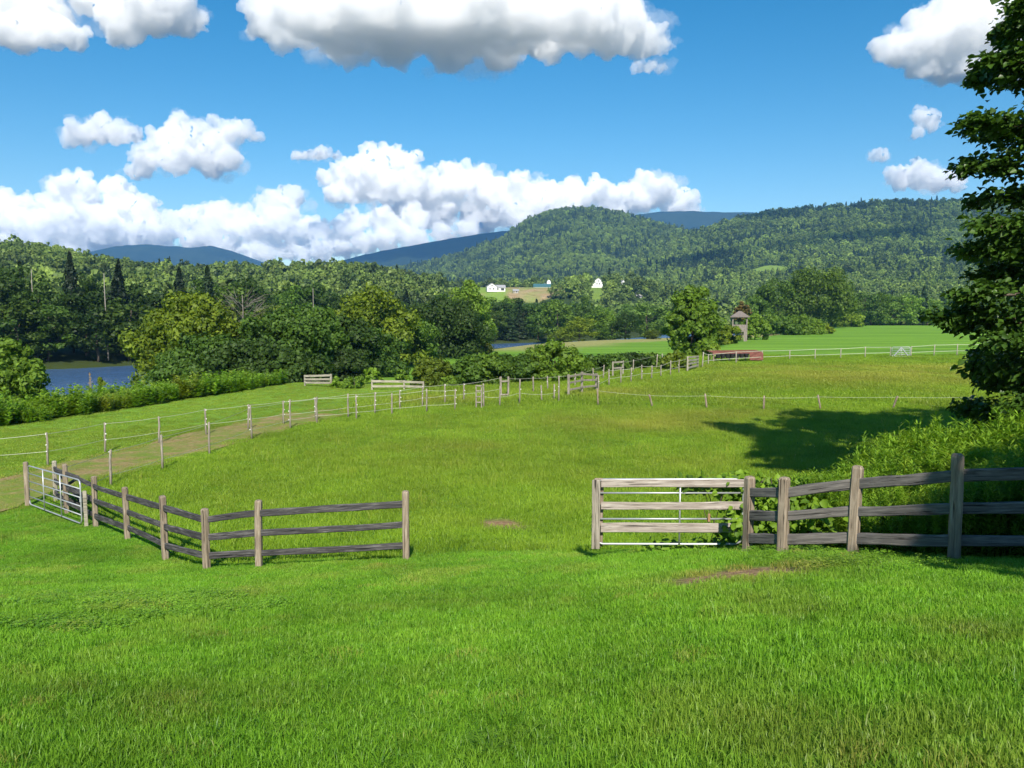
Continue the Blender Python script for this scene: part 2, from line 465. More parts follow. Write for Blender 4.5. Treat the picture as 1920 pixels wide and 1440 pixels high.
m = NT('worn_track'); co = m.coords()
n1 = m.noise(1.1, 5, 0.6, co); n2 = m.noise(7.0, 6, 0.65, co)
c = m.ramp(n2, [(0.3, (0.17, 0.12, 0.05)), (0.7, (0.36, 0.28, 0.13))])
c = m.mix(m.ramp(n1, [(0.38, (0.0, 0.0, 0.0)), (0.62, (0.9, 0.9, 0.9))]), c, (0.13, 0.21, 0.022))
M['track'] = m.done(m.principled(c, 0.95, 0.1, m.bump(n2, 0.8, 0.06)))
tr = link('path', strip_mesh('path', RACE_XY, 1.95, M['track'], 0.035))
tag(tr, 'worn brown track of dried grass between two post fences', None, None, 'structure')

# ------------------------------------------------------------------ river
m = NT('river_water'); co = m.coords()
mp = m.n('Mapping'); m.l(co, mp.inputs[0]); mp.inputs['Scale'].default_value = (0.5, 1.0, 1.0); mp.inputs['Rotation'].default_value = (0, 0, R(25))
w1 = m.noise(0.9, 4, 0.6, mp.outputs[0]); w2 = m.noise(0.14, 3, 0.5, co)
hgt = m.math('ADD', w1, m.math('MULTIPLY', w2, 1.2))
b = m.principled((0.05, 0.105, 0.215), 0.22, 0.5, m.bump(hgt, 0.8, 0.6))
M['water'] = m.done(b)
NB = np.array(NEARBANK); FBk = np.array(FARBANK)
n = 40
t1 = np.linspace(0, 1, n)
def along(P, t):
    s = np.concatenate([[0], np.cumsum(np.hypot(*np.diff(P, axis=0).T))]); s /= s[-1]
    return np.stack([np.interp(t, s, P[:, 0]), np.interp(t, s, P[:, 1])], -1)
A_, B_ = along(NB, t1), along(FBk, t1)
A_, B_ = A_ + (A_ - B_) * 0.15, B_ + (B_ - A_) * 0.15
V = np.concatenate([np.c_[A_, np.full(n, EYE.z - 9.55)], np.c_[B_, np.full(n, EYE.z - 9.55)]])
Fc = np.array([[i, i + 1, n + i + 1, n + i] for i in range(n - 1)])[:, ::-1]
tag(link('river', mesh_from('river', V, Fc, [M['water']])), 'blue river with small ripples between wooded banks', None, None, 'structure')

# ------------------------------------------------------------------ hills
m = NT('forest_floor'); co = m.coords()
n1 = m.noise(0.02, 6, 0.6, co); n2 = m.noise(0.12, 6, 0.7, co)
c = m.ramp(m.math('ADD', m.math('MULTIPLY', n1, 0.4), m.math('MULTIPLY', n2, 0.6)), [(0.3, (0.018, 0.036, 0.010)), (0.7, (0.055, 0.085, 0.025))])
c = m.mix(m.attr('meadow'), c, (0.20, 0.30, 0.055))
sc = m.ramp(n2, [(0.3, (0.26, 0.18, 0.09)), (0.7, (0.42, 0.32, 0.19))])
c = m.mix(m.attr('bare'), c, sc)
M['hill'] = m.done(m.principled(c, 0.95, 0.05, m.bump(n2, 1.0, 3.0)))
ys = np.concatenate([np.geomspace(394.5, 900, 90), np.geomspace(915, 3900, 150)])
pxs = np.linspace(-1300, 3200, 420)
X = (pxs[None, :] - 960) / F * ys[:, None]; Y = np.repeat(ys[:, None], len(pxs), 1)
me, V = grid_mesh('hills', X, Y, M['hill'])
def clearing(px, y):
    """1 where the farmstead clearing and the hillside meadow are free of trees."""
    a = (px > 832) & (px < 1062) & (y > 622 + 30 * np.clip((px - 1010) / 50, 0, 1)) & (y < 790)
    b = ((px - 1432) / 42.0) ** 2 + ((y - 1185) / 108.0) ** 2 < 1
    c = (np.abs(px - (1192 + 0.02 * (y - 700))) < 5) & (y < 800)
    d = (np.abs(px - 1119) < 17) & (y > 610) & (y < 775) | (np.abs(px - 1164) < 9) & (y > 650) & (y < 810)
    return a, b, c, d
pv = 960 + F * V[:, 0] / V[:, 1]
a, b, c_, d_ = clearing(pv, V[:, 1])
nz = fbm(V[:, 0] / 14, V[:, 1] / 14, 3)
add_attr(me, 'meadow', np.clip((a | b) * 1.0 + d_ * 0.8, 0, 1))
add_attr(me, 'bare', (a & (pv > 950) & (pv < 1060) & (V[:, 1] < 730)) * np.clip(nz * 1.8 - 0.1, 0, 1) + (a & (pv < 912) & (nz > 0.5)) * 0.5)
tag(link('hills', me), 'wooded hills rising behind the valley', None, None, 'structure')

m = NT('spruce_slope'); n1 = m.noise(0.004, 6, 0.65, m.coords())
M['spruce'] = m.done(m.principled(m.ramp(n1, [(0.35, (0.010, 0.020, 0.010)), (0.7, (0.026, 0.040, 0.018))]), 0.95, 0.05))
def mountain(name, D, prof, label, depth=900.0, base=0.0, seed=0):
    px = np.linspace(prof[0][0], prof[-1][0], 160)
    yt = np.interp(px, [p[0] for p in prof], [p[1] for p in prof]) + (fbm(px / 18.0, px * 0 + seed, 3) - 0.45) * 3.0
    ztop = EYE.z + (590 - yt) / F * D
    ts = np.linspace(0, 1, 26)
    rows = []
    for t in ts:
        y = D - depth + 2 * depth * t
        k = 1 - abs(2 * t - 1) ** 1.5
        x = (px - 960) / F * D
        zz = base + (ztop - base) * k + (fbm(x / 260 + seed, np.full_like(x, y / 260), 4) - 0.45) * 60 * k * (1 - k) * 4
        rows.append(np.stack([x, np.full_like(x, y), zz], -1))
    V = np.concatenate(rows); nx = len(px); i = np.arange(len(ts) * nx).reshape(len(ts), nx)
    Fc = np.stack([i[:-1, :-1], i[:-1, 1:], i[1:, 1:], i[1:, :-1]], -1).reshape(-1, 4)
    return tag(link(name, mesh_from(name, V, Fc, [M['spruce']], smooth_shade=True)), label, None, None, 'structure')
mountain('mountain', 5600.0, [(120, 505), (190, 472), (230, 463), (280, 460), (330, 463), (370, 466), (405, 463), (440, 472), (480, 486), (540, 505)], 'low blue mountain far off behind the left wooded hill', base=0, seed=2)
mountain('mountain', 4700.0, [(540, 520), (600, 500), (650, 488), (700, 476), (760, 465), (830, 452), (900, 441), (945, 436), (1000, 430), (1100, 440), (1200, 470)], 'long blue mountain ridge sloping down left of the rounded wooded hill', seed=5)
mountain('mountain', 5600.0, [(1060, 450), (1150, 420), (1190, 405), (1230, 400), (1290, 399), (1350, 401), (1405, 402), (1440, 405), (1520, 420), (1640, 450)], 'flat-topped dark blue mountain between the two wooded hills', seed=8)

# ------------------------------------------------------------------ haze
HZ = (-9000.0, 9000.0, -60.0, 7200.0, -16.0, 780.0)
m = NT('haze_air'); pv_ = m.n('VolumePrincipled')
pv_.inputs['Color'].default_value = (0.18, 0.48, 1.0, 1); pv_.inputs['Density'].default_value = 6.8e-5; pv_.inputs['Anisotropy'].default_value = -0.25
M['haze'] = m.done(None, pv_.outputs[0])
x0, x1, y0, y1, z0, z1 = HZ
hz = mesh_from('haze', [(x0, y0, z0), (x1, y0, z0), (x1, y1, z0), (x0, y1, z0), (x0, y0, z1), (x1, y0, z1), (x1, y1, z1), (x0, y1, z1)], [(0, 3, 2, 1), (4, 5, 6, 7), (0, 1, 5, 4), (1, 2, 6, 5), (2, 3, 7, 6), (3, 0, 4, 7)], [M['haze']])
tag(link('haze', hz), 'thin summer haze over the valley', None, None, 'stuff')

# ------------------------------------------------------------------ clouds: real cumulus bodies high beyond the haze
m = NT('cloud_vapour'); pv_ = m.n('VolumeScatter')
pv_.inputs['Color'].default_value = (0.987, 0.987, 0.990, 1); pv_.inputs['Density'].default_value = 0.0145; pv_.inputs['Anisotropy'].default_value = -0.1
M['cloud'] = m.done(None, pv_.outputs[0])
m = NT('cloud_vapour_dense'); pv_ = m.n('VolumeScatter')
pv_.inputs['Color'].default_value = (0.987, 0.987, 0.990, 1); pv_.inputs['Density'].default_value = 0.019; pv_.inputs['Anisotropy'].default_value = -0.1
M['cloud_dense'] = m.done(None, pv_.outputs[0])
m = NT('cloud_vapour_thin'); pv_ = m.n('VolumeScatter')
pv_.inputs['Color'].default_value = (0.987, 0.987, 0.990, 1); pv_.inputs['Density'].default_value = 0.0030; pv_.inputs['Anisotropy'].default_value = 0.0
M['cloud_thin'] = m.done(None, pv_.outputs[0])

def ico(sub=2):
    bm = bmesh.new(); bmesh.ops.create_icosphere(bm, subdivisions=sub, radius=1.0)
    v = np.array([p.co for p in bm.verts]); f = np.array([[q.index for q in p.verts] for p in bm.faces]); bm.free()
    return v, f
ICO_V, ICO_F = ico(2)

def cloud(lobes, Y, label, seed, vox, base_py=None, dense=False):
    """lobes: (px, py, radius in px). Children lobes bud on their upper sides; a voxel union makes one closed body."""
    r_ = np.random.default_rng(seed)
    sc = Y / F
    bz = at(960, base_py, Y).z if base_py is not None else -1e9
    sph = []
    for lobe in lobes:
        px, py, rp = lobe[:3]; YL = lobe[3] if len(lobe) > 3 else Y + r_.normal() * rp * sc * 0.35
        c = np.array(at(px, py, YL)); rad = rp * YL / F
        sph.append((c, rad))
        for k in range(9):
            d = r_.normal(size=3); d /= np.linalg.norm(d)
            if d[2] < -0.35: d[2] *= -0.6
            d[1] = d[1] * 0.9 - 0.15
            d /= np.linalg.norm(d)
            r2 = rad * r_.uniform(0.32, 0.55); c2 = c + d * rad * r_.uniform(0.75, 0.95)
            sph.append((c2, r2))
            for q in range(5):
                e = r_.normal(size=3) + d * 1.0 + np.array([0, -0.3, 0.35]); e /= np.linalg.norm(e)
                sph.append((c2 + e * r2 * 0.85, r2 * r_.uniform(0.28, 0.5)))
    V = []; Fc = []; o = 0
    for c, rad in sph:
        v = ICO_V * rad * np.array([1, 1, 0.92]) + c
        if base_py is not None:
            low = v[:, 2] < bz
            v[low, 2] = bz + (v[low, 2] - bz) * 0.15
        V.append(v); Fc.append(ICO_F + o); o += len(v)
    me = mesh_from('cloud', np.concatenate(V), np.concatenate(Fc))
    ob = link('cloud', me)
    md = ob.modifiers.new('r', 'REMESH'); md.mode = 'VOXEL'; md.voxel_size = vox * sc
    for (size, st) in ((30, 0.45), (12, 0.62), (5.5, 0.75)):
        t = bpy.data.textures.new('puff', 'CLOUDS'); t.noise_scale = size * sc; t.noise_depth = 2
        d = ob.modifiers.new('d', 'DISPLACE'); d.texture = t; d.texture_coords = 'GLOBAL'; d.strength = size * sc * st * 2.0; d.mid_level = 0.5
    dg = bpy.context.evaluated_depsgraph_get()
    me2 = bpy.data.meshes.new_from_object(ob.evaluated_get(dg))
    ob.modifiers.clear()
    ob.data = me2; me2.name = 'cloud'
    me2.materials.clear(); me2.materials.append(M['cloud_dense' if dense else 'cloud'])
    me2.polygons.foreach_set('use_smooth', np.ones(len(me2.polygons), bool))
    # ragged thin vapour round the body
    V = []; Fc = []; o = 0
    big = [q for q in sph if q[1] > 0.30 * max(w[1] for w in sph)]
    for c, rad in big:
        for k in range(3):
            d = r_.normal(size=3) * np.array([1.25, 0.6, 0.7]); d /= np.linalg.norm(d)
            r3 = rad * r_.uniform(0.25, 0.6)
            v = ICO_V * r3 * np.array([1.7, 1.0, 0.7]) + c + d * rad * r_.uniform(0.85, 1.35)
            if base_py is not None: v[:, 2] = np.maximum(v[:, 2], bz - 0.10 * abs(rad))
            V.append(v); Fc.append(ICO_F + o); o += len(v)
    vo = link('veil', mesh_from('veil', np.concatenate(V), np.concatenate(Fc)))
    md = vo.modifiers.new('r', 'REMESH'); md.mode = 'VOXEL'; md.voxel_size = vox * sc * 1.1
    for (size, st) in ((22, 0.8), (8, 0.9), (4.0, 0.8)):
        t = bpy.data.textures.new('puff', 'CLOUDS'); t.noise_scale = size * sc; t.noise_depth = 2
        d = vo.modifiers.new('d', 'DISPLACE'); d.texture = t; d.texture_coords = 'GLOBAL'; d.strength = size * sc * st * 2.0; d.mid_level = 0.5
    me3 = bpy.data.meshes.new_from_object(vo.evaluated_get(bpy.context.evaluated_depsgraph_get()))
    vo.modifiers.clear(); vo.data = me3; me3.name = 'veil'; me3.materials.clear(); me3.materials.append(M['cloud_thin'])
    vo.parent = ob
    return tag(ob, label, 'cloud', 'cumulus clouds in the sky')

import time as _t; _t0 = _t.time()
cloud([(500, 40, 40), (555, 40, 50), (640, 35, 70), (740, 35, 75), (840, 40, 80), (930, 35, 78), (1010, 45, 66), (1080, 50, 56), (1150, 50, 60), (1210, 78, 34), (700, -60, 90), (860, -70, 95), (1020, -50, 80), (1120, -20, 60), (650, 85, 40), (740, 95, 40), (840, 100, 40), (940, 98, 40), (1030, 85, 36), (1245, 90, 16), (530, 75, 26),
       (590, 30, 60, 3450), (690, 25, 66, 3420), (790, 30, 66, 3400), (890, 25, 66, 3420), (980, 28, 60, 3450), (1060, 35, 50, 3500), (640, 55, 56, 3650), (750, 60, 60, 3620), (860, 60, 60, 3620), (960, 58, 56, 3650), (1120, 40, 50, 3600), (700, -30, 80, 3500), (880, -30, 80, 3500)],
      3950.0, 'largest cloud, grey flat base at the top middle of the sky', 1, 4.0, 134, True)
cloud([(-20, 20, 60), (60, 10, 48), (90, 60, 34), (30, 70, 40), (140, 70, 26), (230, 50, 40), (290, 15, 55), (340, 40, 36), (250, -20, 50), (160, -10, 40)],
      4800.0, 'white cloud with ragged sides in the top left corner', 2, 4.0, 92, True)
cloud([(150, 252, 26), (190, 248, 27), (230, 252, 24), (255, 262, 14), (130, 265, 13)], 7000.0, 'small oval cloud, left of the taller cloud over the river', 3, 3.0, 276)
cloud([(300, 268, 26), (345, 255, 32), (400, 258, 30), (440, 250, 24), (470, 255, 15), (270, 305, 26), (330, 305, 30), (390, 300, 34), (425, 300, 26), (250, 320, 16)], 7000.0, 'tall two-tiered white cloud over the left of the river', 4, 3.0, 330)
cloud([(10, 375, 24), (50, 380, 20), (100, 385, 26), (150, 365, 36), (215, 350, 22), (230, 385, 34), (270, 400, 26), (40, 420, 40), (120, 425, 45), (200, 430, 42), (280, 435, 34), (-40, 410, 50), (20, 458, 30), (80, 462, 30), (140, 465, 30), (200, 468, 28), (260, 468, 26), (305, 462, 24)], 10500.0, 'ragged cloud bank along the horizon at the left edge', 5, 2.6, 490)
cloud([(350, 415, 27), (385, 402, 20), (415, 405, 24), (450, 410, 20), (320, 430, 24), (400, 440, 36), (470, 430, 30), (510, 385, 25), (545, 378, 22), (530, 420, 38), (575, 430, 24), (360, 462, 24), (420, 468, 26), (480, 470, 26), (540, 465, 26), (590, 466, 20)], 10500.0, 'cauliflower cloud bank above the far blue mountain', 6, 2.6, 494)
cloud([(585, 293, 14), (605, 291, 15), (565, 293, 10), (628, 294, 9)], 9000.0, 'tiny grey cloud beside the tallest white cloud', 7, 2.2, 300)
cloud([(690, 305, 24), (730, 298, 28), (765, 305, 20), (782, 290, 11), (650, 330, 28), (620, 335, 18), (700, 345, 40), (760, 350, 34), (640, 365, 30)], 10000.0, 'tallest white cumulus head over the middle of the valley', 8, 2.6, 378)
cloud([(800, 365, 34), (850, 350, 32), (890, 345, 30), (930, 360, 34), (980, 370, 36), (1030, 375, 32), (1080, 375, 34), (1115, 360, 26), (1150, 385, 30), (1200, 370, 34), (1235, 362, 30), (1275, 385, 26), (1300, 395, 14), (760, 390, 36), (820, 400, 38), (900, 405, 40), (980, 410, 38), (1060, 410, 34)], 10600.0, 'long white cloud bank standing behind the rounded wooded hill', 9, 2.6, 428)
cloud([(600, 470, 24), (640, 462, 26), (680, 458, 24), (720, 450, 24), (770, 448, 24), (830, 440, 22), (880, 435, 20), (570, 478, 14), (610, 440, 22), (660, 425, 26), (720, 415, 28), (780, 412, 26)], 9900.0, 'low cloud strip resting on the long blue mountain ridge', 10, 2.4, 492)
cloud([(1660, 95, 26), (1700, 95, 36), (1740, 75, 44), (1790, 55, 52), (1840, 40, 56), (1890, 50, 60), (1780, 115, 46), (1850, 120, 52), (1910, 110, 55), (1830, 5, 36), (1730, 125, 26)], 4600.0, 'big white cloud behind the near tree, upper right', 11, 4.0, 142, True)
cloud([(1690, 335, 22), (1725, 330, 26), (1760, 340, 26), (1795, 345, 18)], 8000.0, 'white cloud just above the right-hand ridge', 12, 2.6, 358)
cloud([(1730, 222, 14), (1745, 235, 16), (1720, 250, 10)], 6500.0, 'faint wisp below the big upper right cloud', 13, 2.2, None)
cloud([(1195, 131, 10), (1215, 128, 13), (1238, 132, 10)], 6000.0, 'small wisp right of the large grey-based cloud', 14, 2.0, 140)
cloud([(1642, 290, 9), (1653, 294, 7)], 7500.0, 'tiny puff over the right-hand ridge', 15, 2.0, None)
# two more of the same clouds drifting high above the viewpoint: their shadows lie on the right-hand ridge
def drift(label, cx, cy, cz, lobes, seed):
    r_ = np.random.default_rng(seed); V = []; Fc = []; o = 0
    for (dx, dy, dz, rad) in lobes:
        V.append(ICO_V * rad * np.array([1, 1, 0.6]) + np.array([cx + dx, cy + dy, cz + dz])); Fc.append(ICO_F + o); o += len(ICO_V)
    ob = link('cloud', mesh_from('cloud', np.concatenate(V), np.concatenate(Fc)))
    md = ob.modifiers.new('r', 'REMESH'); md.mode = 'VOXEL'; md.voxel_size = 14
    t = bpy.data.textures.new('puff', 'CLOUDS'); t.noise_scale = 70; t.noise_depth = 3
    d = ob.modifiers.new('d', 'DISPLACE'); d.texture = t; d.texture_coords = 'GLOBAL'; d.strength = 70
    me2 = bpy.data.meshes.new_from_object(ob.evaluated_get(bpy.context.evaluated_depsgraph_get()))
    ob.modifiers.clear(); ob.data = me2; me2.name = 'cloud'; me2.materials.clear(); me2.materials.append(M['cloud_dense'])
    tag(ob, label, 'cloud', 'cumulus clouds in the sky')
def shade_spot(px, Y, z):
    p = at(px, 500, Y); t = (1500 - z) / SUNV.z
    return p.x + SUNV.x * t, Y + SUNV.y * t
sx1, sy1 = shade_spot(1560, 1480, 190)
drift('long cloud drifting overhead, shading a band of the right-hand ridge', sx1, sy1, 1500, [(-330 + 95 * k, -150 + 42 * k + 12 * math.sin(k * 2.0), 0, 56 + 14 * math.sin(k * 1.7)) for k in range(8)], 21)
sx2, sy2 = shade_spot(1620, 1960, 275)
drift('smaller cloud drifting overhead, shading the crest of the right-hand ridge', sx2, sy2, 1500, [(-230 + 105 * k, -20 + 18 * k, 0, 60 + 12 * math.cos(k * 1.3)) for k in range(6)], 22)
print('clouds', _t.time() - _t0)

# ------------------------------------------------------------------ foliage builders
def unit(v):
    return v / np.maximum(np.linalg.norm(v, axis=-1, keepdims=True), 1e-9)

def leaf_cards(P, N, size, r_, wide=0.55, jitter=0.35, droop=0.0):
    """A four-cornered pointed leaf spray at every point P, facing about N. Returns verts (n*4, 3)."""
    n = len(P)
    N = unit(N + r_.normal(size=(n, 3)) * jitter)
    T = unit(np.cross(N, r_.normal(size=(n, 3))))
    if droop: T = unit(T + np.array([0, 0, -droop]))
    B = unit(np.cross(N, T))
    s = size * r_.uniform(0.45, 1.55, (n, 1)) if np.isscalar(size) else size[:, None] * r_.uniform(0.45, 1.55, (n, 1))
    a = P - T * s * 0.5; c = P + T * s * 0.5
    off = P + T * s * r_.uniform(-0.12, 0.12, (n, 1)) + N * s * 0.1
    b = off + B * s * wide * 0.5; d = off - B * s * wide * 0.5
    return np.stack([a, b, c, d], 1).reshape(-1, 3)

def quads(n, o=0):
    return np.arange(n * 4, dtype=np.int32).reshape(n, 4) + o

def crown_points(blobs, per, r_, up=0.25):
    """Leaf positions and facings on the outside of many foliage clumps. blobs: (n, 4) centre + radius."""
    w = blobs[:, 3] ** 2; cnt = np.maximum(3, (w / w.sum() * per)).astype(int)
    idx = np.repeat(np.arange(len(blobs)), cnt)
    d = r_.normal(size=(len(idx), 3)); d[:, 2] += up; d = unit(d)
    rr = r_.uniform(0.5, 1.05, (len(idx), 1)) ** 0.6
    rr = np.where(r_.uniform(size=(len(idx), 1)) < 0.22, rr * r_.uniform(1.0, 1.7, (len(idx), 1)), rr)
    P = blobs[idx, :3] + d * blobs[idx, 3:4] * rr * np.array([1, 1, 0.8])
    return P, d

def broadleaf_blobs(h, w, nb, r_, base=0.12, egg=0.0, ragged=0.15):
    """Clumps filling an uneven crown of height h and width w standing on the ground."""
    out = []
    hz = h * (1 - base); cz = h * base + hz * 0.5
    ph = r_.uniform(0, 6.28, 3)
    for i in range(nb):
        d = unit(r_.normal(size=(1, 3)))[0]
        k = r_.uniform(0.35, 1.0) ** 0.45
        az = math.atan2(d[1], d[0])
        lump = 1 + ragged * (math.sin(2 * az + ph[0]) + math.sin(3 * az + ph[1] + 3 * d[2]) + math.sin(5 * d[2] + ph[2]))
        rad = k * lump
        taper = 1 - egg * d[2] * 0.5
        if base < 0.06 and d[2] < 0: taper = taper / max(0.38, math.sqrt(1 - d[2] * d[2]))
        c = np.array([d[0] * w * 0.5 * rad * taper, d[1] * w * 0.5 * rad * taper, cz + d[2] * hz * 0.5 * min(1.0, k * (0.9 + 0.1 * lump))])
        br = w * r_.uniform(0.09, 0.19) * (1.15 - 0.35 * k)
        c[2] = max(c[2], br * 0.7)
        out.append((*c, br))
    return np.array(out)

def tube(pts, radii, sides=6, cap=True):
    pts = np.asarray(pts, float); n = len(pts)
    V = []; 
    tan = np.gradient(pts, axis=0); tan = unit(tan)
    ref = np.array([1.0, 0.17, 0.05])
    for i in range(n):
        u = np.cross(tan[i], ref); u /= np.linalg.norm(u); v = np.cross(tan[i], u)
        for k in range(sides):
            a = 2 * math.pi * k / sides
            V.append(pts[i] + (u * math.cos(a) + v * math.sin(a)) * radii[i])
    Fc = []
    for i in range(n - 1):
        for k in range(sides):
            k2 = (k + 1) % sides
            Fc.append((i * sides + k, i * sides + k2, (i + 1) * sides + k2, (i + 1) * sides + k))
    if cap:
        Fc.append(tuple(range(sides))[::-1]); Fc.append(tuple((n - 1) * sides + k for k in range(sides)))
    return V, Fc

class MB:
    def __init__(self): self.V = []; self.F = []
    def add(self, V, Fc):
        o = len(self.V); self.V += [tuple(v) for v in V]; self.F += [tuple(i + o for i in f) for f in Fc]
    def tube(self, pts, radii, sides=6):
        if np.isscalar(radii): radii = [radii] * len(pts)
        self.add(*tube(pts, radii, sides))
    def box(self, c, s, M_=None, bevel=0.0):
        x, y, z = (v / 2 for v in s)
        if bevel:
            b = min(bevel, 0.45 * min(s))
            V = []
            for zz, ins in ((-z, b), (-z + b, 0), (z - b, 0), (z, b)):
                xx, yy = x - ins, y - ins
                V += [(xx - b, -yy, zz), (xx, -yy + b, zz), (xx, yy - b, zz), (xx - b, yy, zz), (-xx + b, yy, zz), (-xx, yy - b, zz), (-xx, -yy + b, zz), (-xx + b, -yy, zz)]
            Fc = [tuple(range(8))[::-1], tuple(range(24, 32))]
            for r_ in range(3):
                for k in range(8):
                    k2 = (k + 1) % 8
                    Fc.append((r_ * 8 + k, r_ * 8 + k2, r_ * 8 + 8 + k2, r_ * 8 + 8 + k))
        else:
            V = [(-x, -y, -z), (x, -y, -z), (x, y, -z), (-x, y, -z), (-x, -y, z), (x, -y, z), (x, y, z), (-x, y, z)]
            Fc = [(0, 3, 2, 1), (4, 5, 6, 7), (0, 1, 5, 4), (1, 2, 6, 5), (2, 3, 7, 6), (3, 0, 4, 7)]
        if M_ is not None: V = [tuple(M_ @ Vector(v) + Vector(c)) for v in V]
        else: V = [(v[0] + c[0], v[1] + c[1], v[2] + c[2]) for v in V]
        self.add(V, Fc)
    def mesh(self, name, mat, smooth_shade=False):
        return mesh_from(name, self.V, self.F, [mat] if not isinstance(mat, (list, tuple)) else mat, smooth_shade=smooth_shade)
    def build(self, name, mat, parent=None, loc=None, smooth_shade=False):
        return link(name, self.mesh(name, mat, smooth_shade), parent, loc)

def trunk_mesh(h, r0, r_, limbs=7, top=0.75, lean=0.06, spread=0.3, mat=None, name='trunk'):
    b = MB()
    n = 7
    wob = np.cumsum(r_.normal(size=(n, 2)) * lean * h / n, axis=0)
    P = np.array([(wob[i][0], wob[i][1], -0.4 + (h * top + 0.4) * i / (n - 1)) for i in range(n)])
    P[0, :2] = 0
    b.tube(P, np.linspace(r0 * 1.25, r0 * 0.3, n), 7)
    for k in range(limbs):
        t = r_.uniform(0.25, 0.9); i = t * (n - 1); j = int(i); p = P[j] + (P[min(j + 1, n - 1)] - P[j]) * (i - j)
        az = r_.uniform(0, 6.28); L = h * spread * r_.uniform(0.6, 1.15) * (1.1 - 0.5 * t)
        dirv = np.array([math.cos(az), math.sin(az), r_.uniform(0.45, 1.1)]); dirv /= np.linalg.norm(dirv)
        pts = [p + dirv * L * s + np.array([0, 0, L * 0.15 * s * s]) + r_.normal(size=3) * 0.03 * L * s for s in (0, 0.35, 0.7, 1.0)]
        rr = r0 * (1 - 0.75 * t) * 0.6
        b.tube(pts, [rr, rr * 0.7, rr * 0.45, rr * 0.15], 5)
    return b.mesh(name, mat or M['bark'], True)

def crown_mesh(name, blobs, n, size, seed, mat, wide=0.6, up=0.25, jitter=0.45, droop=0.0):
    r_ = np.random.default_rng(seed)
    P, N = crown_points(blobs, n, r_, up)
    V = leaf_cards(P, N, size, r_, wide, jitter, droop)
    return mesh_from(name, V, quads(len(P)), [mat])

def conifer_points(h, w, r_, per, base=0.1, ragged=0.2):
    z = h * (base + (1 - base) * r_.uniform(0, 1, per) ** 1.15)
    t = (z / h - base) / (1 - base)
    az = r_.uniform(0, 6.28, per); layer = 1 - 0.35 * (0.5 + 0.5 * np.sin(z / h * 44))
    sp = 1 + ragged * np.sin(az * 3 + z * 1.3)
    rad = w * 0.5 * np.clip(1 - t, 0, 1) ** 0.8 * sp * layer * r_.uniform(0.35, 1.0, per) ** 0.5
    P = np.stack([np.cos(az) * rad, np.sin(az) * rad, z - rad * 0.12], -1)
    N = np.stack([np.cos(az) * 0.5, np.sin(az) * 0.5, np.ones(per) * 0.7], -1)
    return P, N

def conifer_mesh(name, h, w, n, size, seed, mat):
    r_ = np.random.default_rng(seed)
    P, N = conifer_points(h, w, r_, n)
    return mesh_from(name, leaf_cards(P, N, size, r_, 0.5, 0.5), quads(n), [mat])

# ------------------------------------------------------------------ scattering: one object that instances its own templates
def scatter_group():
    g = bpy.data.node_groups.new('scatter', 'GeometryNodeTree')
    g.interface.new_socket('Geometry', in_out='INPUT', socket_type='NodeSocketGeometry')
    g.interface.new_socket('Geometry', in_out='OUTPUT', socket_type='NodeSocketGeometry')
    N = g.nodes.new; L = g.links.new
    gi, go = N('NodeGroupInput'), N('NodeGroupOutput')
    def na(name, typ):
        nd = N('GeometryNodeInputNamedAttribute'); nd.data_type = typ; nd.inputs['Name'].default_value = name
        return nd.outputs['Attribute']
    sep = N('GeometryNodeSeparateGeometry'); sep.domain = 'POINT'
    L(gi.outputs[0], sep.inputs['Geometry']); L(na('is_point', 'BOOLEAN'), sep.inputs['Selection'])
    sp = N('GeometryNodeSplitToInstances'); sp.domain = 'POINT'
    L(sep.outputs['Inverted'], sp.inputs['Geometry']); L(na('template', 'INT'), sp.inputs['Group ID'])
    ip = N('GeometryNodeInstanceOnPoints')
    L(sep.outputs['Selection'], ip.inputs['Points']); L(sp.outputs['Instances'], ip.inputs['Instance'])
    ip.inputs['Pick Instance'].default_value = True
    L(na('template', 'INT'), ip.inputs['Instance Index'])
    L(na('rot', 'FLOAT_VECTOR'), ip.inputs['Rotation']); L(na('scl', 'FLOAT_VECTOR'), ip.inputs['Scale'])
    L(ip.outputs[0], go.inputs[0])
    return g
SCATTER = scatter_group()

